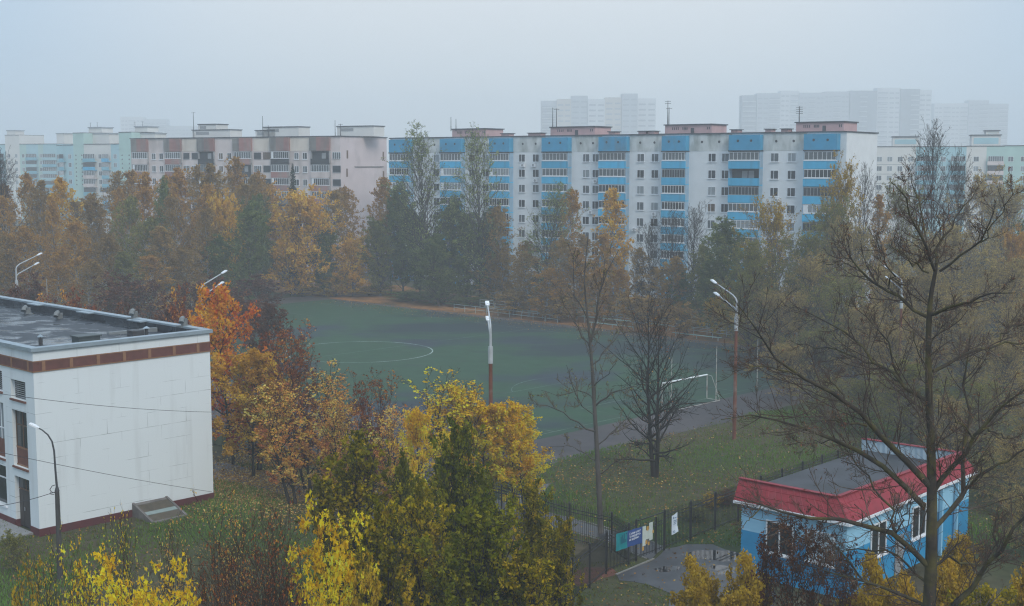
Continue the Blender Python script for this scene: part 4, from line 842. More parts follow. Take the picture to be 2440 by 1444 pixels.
def net_pole(label, px, py_top, Y, grp, top_white=True):
    t = at(px, py_top, Y); m = MB(); m.tube([(0, 0, 0), (0, 0, t.z)], [.045, .035], 7); tag(m.build('net_pole', MT['polepaint'], None, (t.x, t.y, 0)), label, 'pole', grp)
NG = 'thin net poles behind the near goal'; NF = 'thin net poles behind the far end'
for lb, px, py, Y in (('thin white net pole just right of the near goal', 1708, 824, 127), ('thin net pole to the right of the rusty floodlight column', 1806, 808, 135), ('thin net pole farthest right on the pitch edge', 1899, 792, 143), ('thin net pole behind the left upright of the near goal', 1601, 850, 119)): net_pole(lb, px, py, Y, NG)
for lb, px, py, Y in (('thin white net pole rising beside the red maple top', 509, 650, 204), ('thin white net pole between the birches and the roof edge', 417, 655, 199), ('thin white net pole over the middle of the building roof', 317, 662, 192), ('thin white net pole over the red bushes', 209, 668, 186), ('thin rust streaked net pole over the left of the roof', 111, 664, 172)): net_pole(lb, px, py, Y, NF)

def railing(label, pts, h, rails, step=2.4, m_=None):
    o = Vector(pts[0]); root = empty('railing', o, 0, label, 'railing'); pts = [Vector(p) - o for p in pts]
    for a, b in zip(pts, pts[1:]):
        m = MB(); L = (b - a).length; n = max(1, int(L / step))
        for r in rails: m.bar(a + Vector((0, 0, r)), b + Vector((0, 0, r)), .06)
        m.build('rail', m_, root)
        for i in range(n + 1):
            p = a + (b - a) * i / n; q = MB(); q.tube([p, p + Vector((0, 0, h))], .04, 6); q.build('post', m_, root)
MT['rail'] = mat('pale_green_rail_paint', (.34, .40, .38), .7, .15, 2); MT['bench'] = mat('faded_green_plank', (.26, .36, .33), .8, .2, 2)
railing('pale railing along the foot of the spectator stand', [fld(-24.5, 39.2), fld(-2, 39.0)], 1.1, (.55, 1.08), 2.4, MT['rail'])
railing('longer thin railing behind the benches of the spectator stand', [fld(-24, 44.5), fld(28, 43.6)], 1.5, (.6, 1.05, 1.5), 3.2, MT['rail'])
railing('pale railing section at the right end of the stand', [fld(18, 41.2), fld(27.5, 41.0)], 1.25, (.8, 1.23), 3.0, MT['rail'])
def bench(label, u0, u1, v, z):
    a, b = fld(u0, v), fld(u1, v); o = (a + b) / 2; root = empty('bench', o, 0, label, 'bench', 'plank benches of the stand'); a, b = a - o, b - o
    m = MB(); m.bar(a + Vector((0, 0, z)), b + Vector((0, 0, z)), .42, .06); m.build('seat', MT['bench'], root); n = max(2, int((b - a).length / 3))
    for i in range(n + 1):
        p = a + (b - a) * (i + .15) / (n + .3); m = MB(); m.bar(p, p + Vector((0, 0, z - .031)), .1); m.build('leg', MT['rail'], root)
bench('long faded green plank bench at the right end of the stand', 19, 27, 39.3, .5); bench('plank bench in the front row behind the bare tree', 3, 12, 40.2, .5); bench('higher plank bench behind the pale railing', -20, -4, 41.6, .9); bench('higher plank bench right of the bare tree crown', 0, 16, 42.3, .95)
# ------------------------------------------------------------------ trees: grown branch by branch
def leafmat(name, stops, rand=.12, trans=.45):
    stops = [(a_, tuple(min(c_ * 1.45, .8) for c_ in b_)) for a_, b_ in stops]
    m = bpy.data.materials.new(name); m.use_nodes = True; t = m.node_tree; ns, lk = t.nodes.new, t.links.new; t.nodes.remove(t.nodes['Principled BSDF'])
    at_ = ns('ShaderNodeAttribute'); at_.attribute_name = 'tint'; r = ns('ShaderNodeValToRGB'); lk(at_.outputs['Fac'], r.inputs[0])
    el = r.color_ramp.elements; el[0].position, el[0].color = stops[0][0], (*stops[0][1], 1); el[1].position, el[1].color = stops[-1][0], (*stops[-1][1], 1)
    for p, c in stops[1:-1]: q = el.new(p); q.color = (*c, 1)
    oi = ns('ShaderNodeObjectInfo'); mr = ns('ShaderNodeMapRange'); mr.inputs[3].default_value = 1 - rand; mr.inputs[4].default_value = 1 + rand; lk(oi.outputs['Random'], mr.inputs[0])
    v = ns('ShaderNodeVectorMath'); v.operation = 'SCALE'; lk(r.outputs[0], v.inputs[0]); lk(mr.outputs[0], v.inputs['Scale'])
    d = ns('ShaderNodeBsdfDiffuse'); tr = ns('ShaderNodeBsdfTranslucent'); lk(v.outputs[0], d.inputs[0]); lk(v.outputs[0], tr.inputs[0])
    x = ns('ShaderNodeMixShader'); x.inputs[0].default_value = trans; lk(d.outputs[0], x.inputs[1]); lk(tr.outputs[0], x.inputs[2]); lk(x.outputs[0], t.nodes['Material Output'].inputs['Surface'])
    return m
LM = {
 'tawny': leafmat('tawny_birch_leaf', [(0, (0.171, 0.090, 0.020)), (.5, (0.307, 0.163, 0.030)), (1, (0.409, 0.228, 0.042))]),
 'tan': leafmat('tan_leaf', [(0, (0.173, 0.125, 0.047)), (.5, (0.275, 0.201, 0.070)), (1, (0.379, 0.276, 0.088))]),
 'brown': leafmat('brown_birch_leaf', [(0, (0.136, 0.086, 0.028)), (.5, (0.237, 0.146, 0.044)), (1, (0.320, 0.202, 0.058))]),
 'gold': leafmat('golden_leaf', [(0, (0.296, 0.152, 0.018)), (.5, (0.493, 0.264, 0.026)), (1, (0.665, 0.396, 0.045))]),
 'rust': leafmat('orange_rust_leaf', [(0, (0.183, 0.087, 0.018)), (.5, (0.297, 0.149, 0.025)), (1, (0.384, 0.226, 0.035))]),
 'green': leafmat('dull_green_leaf', [(0, (0.050, 0.070, 0.025)), (.5, (0.093, 0.118, 0.039)), (1, (0.159, 0.176, 0.052))]),
 'olivegreen': leafmat('olive_green_leaf', [(0, (0.079, 0.085, 0.026)), (.5, (0.152, 0.146, 0.038)), (1, (0.239, 0.216, 0.050))]),
 'lightgreen': leafmat('pale_green_leaf', [(0, (.10, .13, .045)), (.5, (.17, .20, .065)), (1, (.27, .28, .09))]),
 'linden': leafmat('olive_linden_leaf', [(0, (0.042, 0.046, 0.003)), (.4, (0.140, 0.127, 0.005)), (.75, (0.245, 0.193, 0.006)), (1, (0.428, 0.292, 0.010))], .1),
 'linden_dark': leafmat('dark_olive_linden_leaf', [(0, (0.029, 0.042, 0.004)), (.5, (0.099, 0.109, 0.006)), (1, (0.215, 0.193, 0.010))], .1),
 'yellow': leafmat('yellow_maple_leaf', [(0, (0.368, 0.168, 0.007)), (.4, (0.646, 0.347, 0.010)), (.8, (0.801, 0.483, 0.019)), (1, (0.824, 0.567, 0.063))], .08),
 'peach': leafmat('peach_maple_leaf', [(0, (.26, .085, .03)), (.35, (.50, .22, .05)), (.75, (.66, .38, .07)), (1, (.72, .50, .14))], .08),
 'redtop': leafmat('red_topped_maple_leaf', [(0, (0.572, 0.330, 0.030)), (.35, (0.572, 0.242, 0.025)), (.6, (0.506, 0.127, 0.022)), (1, (0.330, 0.044, 0.022))], .05),
 'maroon': leafmat('maroon_leaf', [(0, (0.099, 0.025, 0.015)), (.5, (0.198, 0.056, 0.024)), (.85, (0.344, 0.127, 0.030)), (1, (0.595, 0.277, 0.040))], .1),
 'deadbrown': leafmat('dead_brown_leaf', [(0, (.045, .020, .014)), (.6, (.10, .040, .024)), (1, (.17, .075, .035))], .1),
 'mustard': leafmat('mustard_leaf', [(0, (.15, .095, .010)), (.5, (.30, .19, .014)), (1, (.46, .30, .03))], .08),
 'needle': leafmat('spruce_needle', [(0, (.012, .022, .018)), (1, (.032, .048, .034))], .1, .1),
 'bud': leafmat('red_brown_bud', [(0, (.085, .036, .020)), (1, (.22, .095, .050))], .1, .1),
}
BK = {
 'grey': mat('grey_bark', (.085, .075, .066), .95, .3, 2.5, .1, stretch=(1, 1, .3)),
 'dark': mat('dark_wet_bark', (.026, .021, .017), .85, .3, 2.5, .2, stretch=(1, 1, .3)),
 'birch': mat('birch_bark', (.36, .35, .32), .9, .2, 1.5, .1, col2=(.08, .075, .07), c2scale=1.6, c2pos=.55, c2w=.05),
 'twig': mat('grey_brown_twig', (.125, .092, .066), .95, .2, 1.0, .1), 'twigred': mat('red_brown_twig', (.050, .026, .020), .95, .2, 1.0, .1), 'twigdark': mat('dark_twig', (.032, .026, .021), .9, .2, 1.0, .1),
 'twigmix': mat('grey_and_brown_twig', (.080, .054, .040), .9, .3, 1.0, .1, col2=(.17, .14, .11), c2scale=1.1, c2pos=.60, c2w=.08),
 'moss': mat('mossy_bark', (.048, .039, .030), .9, .35, 3.5, .15, col2=(.095, .080, .028), c2scale=1.7, c2pos=.53, c2w=.10, bump=.5),
}
def nrm(a): return a / np.maximum(np.linalg.norm(a, axis=-1, keepdims=True), 1e-9)
def perp(rng, T):                               # random unit vectors square to T
    a = rng.normal(size=T.shape); a = a - T * (a * T).sum(-1, keepdims=True); return nrm(a)
def walk(rng, p0, d0, L, n, up, wig, r0, r1):   # paths of n points that bend up (or down) and waver
    N = len(p0); P = np.zeros((N, n, 3)); P[:, 0] = p0; d = d0.copy()
    for j in range(1, n):
        d = nrm(d + wig * rng.normal(size=d.shape) + np.array([0, 0, 1.0]) * up); P[:, j] = P[:, j - 1] + d * (L / (n - 1))[:, None]
    s = np.linspace(0, 1, n)[None]; return P, r0[:, None] * (1 - s) + r1[:, None] * s
def spawn(rng, P, Rr, m, t0, t1, lf, ang, up, wig, n, rf=.6, taper=.35, lmin=.0, endw=.55):
    N, k = P.shape[:2]; idx = np.repeat(np.arange(N), m); t = t0 + (t1 - t0) * rng.random(N * m); s = np.minimum(t, .999) * (k - 1); i = s.astype(int); f = (s - i)[:, None]
    p = P[idx, i] * (1 - f) + P[idx, i + 1] * f; T = nrm(P[idx, i + 1] - P[idx, i]); r = Rr[idx, i] * (1 - f[:, 0]) + Rr[idx, i + 1] * f[:, 0]
    Lp = np.linalg.norm(np.diff(P, axis=1), axis=-1).sum(1)[idx]; L = np.maximum(Lp * lf * (1 - endw * t) * rng.uniform(.6, 1.25, N * m), lmin)
    a = ang * rng.uniform(.65, 1.3, N * m)[:, None]; d = nrm(np.cos(a) * T + np.sin(a) * perp(rng, T)); r0 = r * rf
    return walk(rng, p, d, L, n, up, wig, r0, r0 * taper)
class Parts:                                    # arrays of faces for one mesh
    def __init__(s): s.V, s.Q, s.M, s.T, s.S, s.n = [], [], [], [], [], 0
    def tubes(s, P, Rr, k, slot=0, rmin=0.0):
        N, n = P.shape[:2]
        if N == 0: return
        Rr = np.maximum(Rr, rmin); T = nrm(P[:, -1] - P[:, 0]); ref = np.where(np.abs(T[:, 2:3]) < .9, np.array([[0, 0, 1.0]]), np.array([[1.0, 0, 0]])); a = nrm(np.cross(T, ref)); b = np.cross(T, a)
        th = np.arange(k) * 2 * math.pi / k; ring = a[:, None, None] * np.cos(th)[None, None, :, None] + b[:, None, None] * np.sin(th)[None, None, :, None]
        V = (P[:, :, None] + ring * Rr[:, :, None, None]).reshape(-1, 3)
        base = (np.arange(N) * n * k)[:, None, None] + (np.arange(n - 1) * k)[None, :, None]; j = np.arange(k)[None, None]; j2 = (j + 1) % k
        Q = np.stack([base + j, base + j2, base + k + j2, base + k + j], -1).reshape(-1, 4)
        s.V.append(V); s.Q.append(Q + s.n); s.M.append(np.full(len(Q), slot)); s.T.append(np.full(len(Q), .5)); s.S.append(np.ones(len(Q), bool)); s.n += len(V)
    def leaves(s, rng, C, size, tint, slot=1, flat=.0, ratio=.62, hang=0.0, star=False):
        N = len(C); nz = rng.normal(size=(N, 3)); nz[:, 2] += flat; nz = nrm(nz); a = perp(rng, nz)
        if hang: a = a + np.array([0, 0, -hang]); a = nrm(a - nz * (a * nz).sum(-1, keepdims=True))
        b = np.cross(nz, a); sz = (size * rng.uniform(.65, 1.35, N))[:, None]
        if star:                                # three pointed lobes: reads as a maple leaf, not as a tile
            prof = [(-.95, 0), (-.15, .42), (-.1, .95), (.30, .40), (1.1, 0), (.30, -.40), (-.1, -.95), (-.15, -.42)]
            V = np.stack([C + a * sz * x + b * sz * y + nz * sz * (.25 * abs(y)) for x, y in prof], 1).reshape(-1, 3); b0 = (np.arange(N) * 8)[:, None]
            Q = np.concatenate([b0 + np.array([[0, 7, 1, 1]])[:, [0, 1, 2, 2]] * 0 + np.array([[0, 7, 4, 1]]), b0 + np.array([[1, 4, 3, 2]]), b0 + np.array([[7, 6, 5, 4]])]); tt = np.concatenate([tint] * 3)
        else:
            V = np.stack([C - a * sz, C + b * sz * ratio - a * sz * .1, C + a * sz, C - b * sz * ratio - a * sz * .1], 1).reshape(-1, 3); Q = np.arange(N * 4).reshape(-1, 4); tt = tint
        s.V.append(V); s.Q.append(Q + s.n); s.M.append(np.full(len(Q), slot)); s.T.append(tt); s.S.append(np.zeros(len(Q), bool)); s.n += len(V)
    def mesh(s, name, mats):
        V = np.concatenate(s.V).astype(np.float32); Q = np.concatenate(s.Q).astype(np.int32); me = bpy.data.meshes.new(name)
        me.vertices.add(len(V)); me.vertices.foreach_set('co', V.ravel()); me.loops.add(len(Q) * 4); me.loops.foreach_set('vertex_index', Q.ravel())
        me.polygons.add(len(Q)); me.polygons.foreach_set('loop_start', np.arange(len(Q), dtype=np.int32) * 4)
        for q in mats: me.materials.append(q)
        me.polygons.foreach_set('material_index', np.concatenate(s.M).astype(np.int32)); me.polygons.foreach_set('use_smooth', np.concatenate(s.S))
        at_ = me.attributes.new('tint', 'FLOAT', 'FACE'); at_.data.foreach_set('value', np.concatenate(s.T).astype(np.float32)); me.update(calc_edges=True); return me
def along(rng, P, N, t0=.1, sd=.1, idx=None):   # points strewn along paths
    i = rng.integers(0, len(P), N) if idx is None else idx; k = P.shape[1]; s = (t0 + (1 - t0) * rng.random(N)) * (k - 1) * .999; j = s.astype(int); f = (s - j)[:, None]
    return P[i, j] * (1 - f) + P[i, j + 1] * f + rng.normal(size=(N, 3)) * sd, i
SHAPES = {'oval': lambda h: .35 + .65 * np.sin(np.pi * np.clip(.12 + .80 * h, 0, 1)), 'cone': lambda h: 1.02 - .9 * h, 'column': lambda h: .75 + .3 * np.sin(np.pi * h) - .55 * np.clip(h - .7, 0, 1) / .3, 'round': lambda h: np.sqrt(np.clip(1 - (1.7 * h - .75) ** 2, .06, 1)), 'vase': lambda h: .45 + .65 * h - .45 * np.clip(h - .75, 0, 1) / .25}
def grow(seed, H, Wd, cb=.2, n1=40, n2=6, n3=4, shape='oval', a0=1.25, a1=.45, up1=.10, up2=.08, wig=.12, r0=.16, stems=1, spread=.12, leaf=None, nleaf=0, lsize=.2, star=False, flat=.3, hang=0.0, lsd=.12, droop=0.0, bark='grey', twig='twig', rt=.011, grad=0.0, l2f=.42, l3f=.5, sparse_top=0.0, clump=.16, lt0=.05, use2=.3, n4=0):
    rng = np.random.default_rng(seed); TR, CR = Parts(), Parts()
    d0 = nrm(np.concatenate([rng.normal(size=(stems, 2)) * (spread if stems > 1 else .015), np.ones((stems, 1))], 1)); Ls = H * (np.ones(stems) if stems == 1 else rng.uniform(.72, 1.0, stems)); Ls[0] = H
    S, SR = walk(rng, np.concatenate([rng.normal(size=(stems, 2)) * (.12 if stems > 1 else 0), np.zeros((stems, 1))], 1), d0, Ls, 14, .03, .035, np.full(stems, r0), np.full(stems, r0 * .10)); SR[:, 0] *= 1.25
    if stems == 1: S[0, :, :2] *= 1.0
    TR.tubes(S, SR, 8)
    m = max(1, n1 // stems); idx = np.repeat(np.arange(stems), m); h = np.tile((np.arange(m) + .5) / m, stems) + rng.uniform(-.4, .4, m * stems) / m; t = cb + (.985 - cb) * np.clip(h, 0, 1)
    s = t * 13 * .999; i = s.astype(int); f = (s - i)[:, None]; p = S[idx, i] * (1 - f) + S[idx, i + 1] * f; r = SR[idx, i]
    az = np.arange(m * stems) * 2.399 + rng.uniform(-.5, .5, m * stems); an = (a0 + (a1 - a0) * h) * rng.uniform(.85, 1.15, m * stems)
    d = np.stack([np.sin(an) * np.cos(az), np.sin(an) * np.sin(az), np.cos(an)], 1); L1 = Wd * SHAPES[shape](np.clip(h, 0, 1)) * rng.uniform(.75, 1.15, m * stems) * 1.15
    A, AR = walk(rng, p, d, L1, 7, up1, wig, np.minimum(r * .55, .02 + L1 * .018), np.full(len(p), rt * .8)); big = AR[:, 0] > .02
    TR.tubes(A[big], AR[big], 5, 0, .008); CR.tubes(A[~big], AR[~big], 4, 0, .008)
    B, BR = spawn(rng, A, AR, n2, .12, 1, l2f, .75, up2, wig * 1.2, 5, .6, .5, .25); CR.tubes(B, BR, 3, 0, rt * .8)
    C, CRr = spawn(rng, B, BR, n3, .1, 1, l3f, .7, up2 - droop, wig * 1.3, 4, .7, .6, .18); CR.tubes(C, CRr, 3, 0, rt * .55)
    last = C
    if n4: D, DR = spawn(rng, C, CRr, n4, .1, 1, .55, .6, up2, wig, 3, .8, .7, .12); CR.tubes(D, DR, 3, 0, rt * .5); last = D
    if nleaf:
        cl = rng.normal(size=len(A)) * clump; n_2 = int(nleaf * use2); per3 = len(last) // len(A)
        w = np.ones(len(last))
        if sparse_top: w = np.clip(1 - sparse_top * (last[:, 0, 2] / H - .2) / .8, .03, 1)
        w = w * np.exp(1.2 * rng.normal(size=len(A)) * (.6 if sparse_top else .25))[np.arange(len(last)) // per3]; w /= w.sum()
        X3, i3 = along(rng, last, nleaf - n_2, lt0, lsd, rng.choice(len(last), nleaf - n_2, p=w)); X2, i2 = along(rng, B, n_2, .2, lsd)
        X = np.concatenate([X3, X2]); ci = np.concatenate([cl[i3 // per3], cl[i2 // n2]]); tint = np.clip(.5 + ci + rng.normal(size=len(X)) * .17 + grad * (X[:, 2] / H - .55), 0, 1)
        CR.leaves(rng, X, lsize, tint, 1, flat, .62, hang, star)
    av = np.concatenate(CR.V); rr_ = np.hypot(av[:, 0], av[:, 1])
    return {'H': float(np.percentile(av[:, 2], 99.6)), 'W': float(np.percentile(rr_, 93)), 'trunk': TR.mesh('trunk', [BK[bark]]), 'crown': CR.mesh('crown', [BK[twig], LM[leaf or 'tawny']])}
def spruce(seed, H, Wd):
    rng = np.random.default_rng(seed); TR, CR = Parts(), Parts(); S, SR = walk(rng, np.zeros((1, 3)), np.array([[0, 0, 1.0]]), np.array([H]), 10, 0, .004, np.array([.2]), np.array([.02])); TR.tubes(S, SR, 7)
    n = 130; h = (np.arange(n) + .5) / n; z = H * (.08 + .92 * h); az = np.arange(n) * 2.399; L = Wd * (1 - h) ** .85 * rng.uniform(.75, 1.2, n) + .15; d = np.stack([np.cos(az), np.sin(az), np.full(n, -.12)], 1)
    A, AR = walk(rng, np.stack([np.zeros(n), np.zeros(n), z], 1), nrm(d), L, 5, .05, .05, np.full(n, .03), np.full(n, .008)); CR.tubes(A, AR, 3)
    X, i = along(rng, A, 9000, .05, .09, rng.choice(n, 9000, p=L / L.sum())); X[:, 2] -= rng.random(9000) * .22; CR.leaves(rng, X, .17, np.clip(.5 + .25 * rng.normal(size=9000), 0, 1), 1, 0, .35, .8)
    return {'H': H, 'W': Wd, 'trunk': TR.mesh('trunk', [BK['dark']]), 'crown': CR.mesh('crown', [BK['twigdark'], LM['needle']])}
K = {}
def kinds_far():
    K['birch'] = [grow(s, 20, 3.8, .12, 76, 6, 4, 'column', .95, .35, .02, -.06, .10, .15, leaf='tawny', nleaf=8200, lsize=.155, hang=1.0, droop=.22, bark='birch', lsd=.13, sparse_top=.35) for s in (11, 12, 13)]
    K['thinbirch'] = [grow(s, 20, 4.0, .14, 70, 6, 5, 'column', .9, .35, .03, -.04, .12, .15, leaf='brown', nleaf=7000, lsize=.15, hang=1.0, droop=.15, bark='birch', sparse_top=.6, rt=.014) for s in (14, 15)]
    K['poplar'] = [grow(s, 20, 6.0, .06, 76, 6, 4, 'oval', .85, .3, .12, .05, .10, .2, leaf='green', nleaf=12500, lsize=.20, lsd=.2) for s in (21, 22)]
    K['tallpoplar'] = [grow(s, 27, 8.5, .12, 84, 7, 5, 'oval', .95, .3, .12, .08, .10, .26, leaf='lightgreen', nleaf=6500, lsize=.13, lsd=.12, sparse_top=.35, rt=.018, bark='grey', twig='twigdark') for s in (23, 24)]
    K['maple'] = [grow(s, 15, 8.0, .10, 60, 8, 4, 'round', 1.3, .35, .06, .03, .12, .2, leaf='gold', nleaf=12000, lsize=.22, lsd=.22, clump=.2) for s in (31, 32)]
    K['bare'] = [grow(s, 17, 6.2, .14, 54, 8, 6, 'oval', .85, .35, .08, .05, .13, .2, bark='dark', twig='twigdark', rt=.02) for s in (41, 42)]
    K['haze'] = [grow(s, 17, 8.0, .08, 66, 8, 6, 'oval', 1.0, .35, .07, .04, .14, .2, leaf='olivegreen', nleaf=12000, lsize=.125, bark='grey', twig='twig', rt=.017, sparse_top=.2) for s in (43, 44)]
    K['spruce'] = [spruce(51, 18, 2.7)]
    K['bush'] = [grow(s, 9, 3.0, .10, 48, 6, 4, 'round', 1.0, .35, .06, .03, .14, .07, stems=4, spread=.12, leaf='maroon', nleaf=3600, lsize=.14, rt=.014, twig='twigred', sparse_top=.4) for s in (61, 62)]
kinds_far()
CNT = [0]
PXW = {'birch': 76, 'thinbirch': 80, 'poplar': 84, 'tallpoplar': 140, 'maple': 150, 'bare': 95, 'haze': 165, 'spruce': 62, 'bush': 95}   # usual crown width in photo pixels
def plant(kind, px, py_top, Y, label, name='tree', cat='tree', leaf=None, wide=1.0, var=None, group=None, rz=None, lean=0.0, twig=None, z0=0.0):
    """a tree whose top meets the photo at (px, py_top), Y metres out"""
    ks = K[kind]; k = ks[(CNT[0] if var is None else var) % len(ks)]; CNT[0] += 1; t = at(px, py_top, Y); s = max(t.z - z0, 1.0) / k['H']
    root = empty(name, (t.x, t.y, z0), R.uniform(0, 6.28) if rz is None else rz, label, cat, group);     w = (wide if wide > 8 else wide * PXW.get(kind, 90)) / 2 * Y / F / k['W']; root.scale = (w, w, s)
    a = link('trunk', k['trunk'], root); c = link('crown', k['crown'], root)
    if leaf and len(c.material_slots) > 1: c.material_slots[1].link = 'OBJECT'; c.material_slots[1].material = LM[leaf]
    if twig: c.material_slots[0].link = 'OBJECT'; c.material_slots[0].material = BK[twig]
    return root
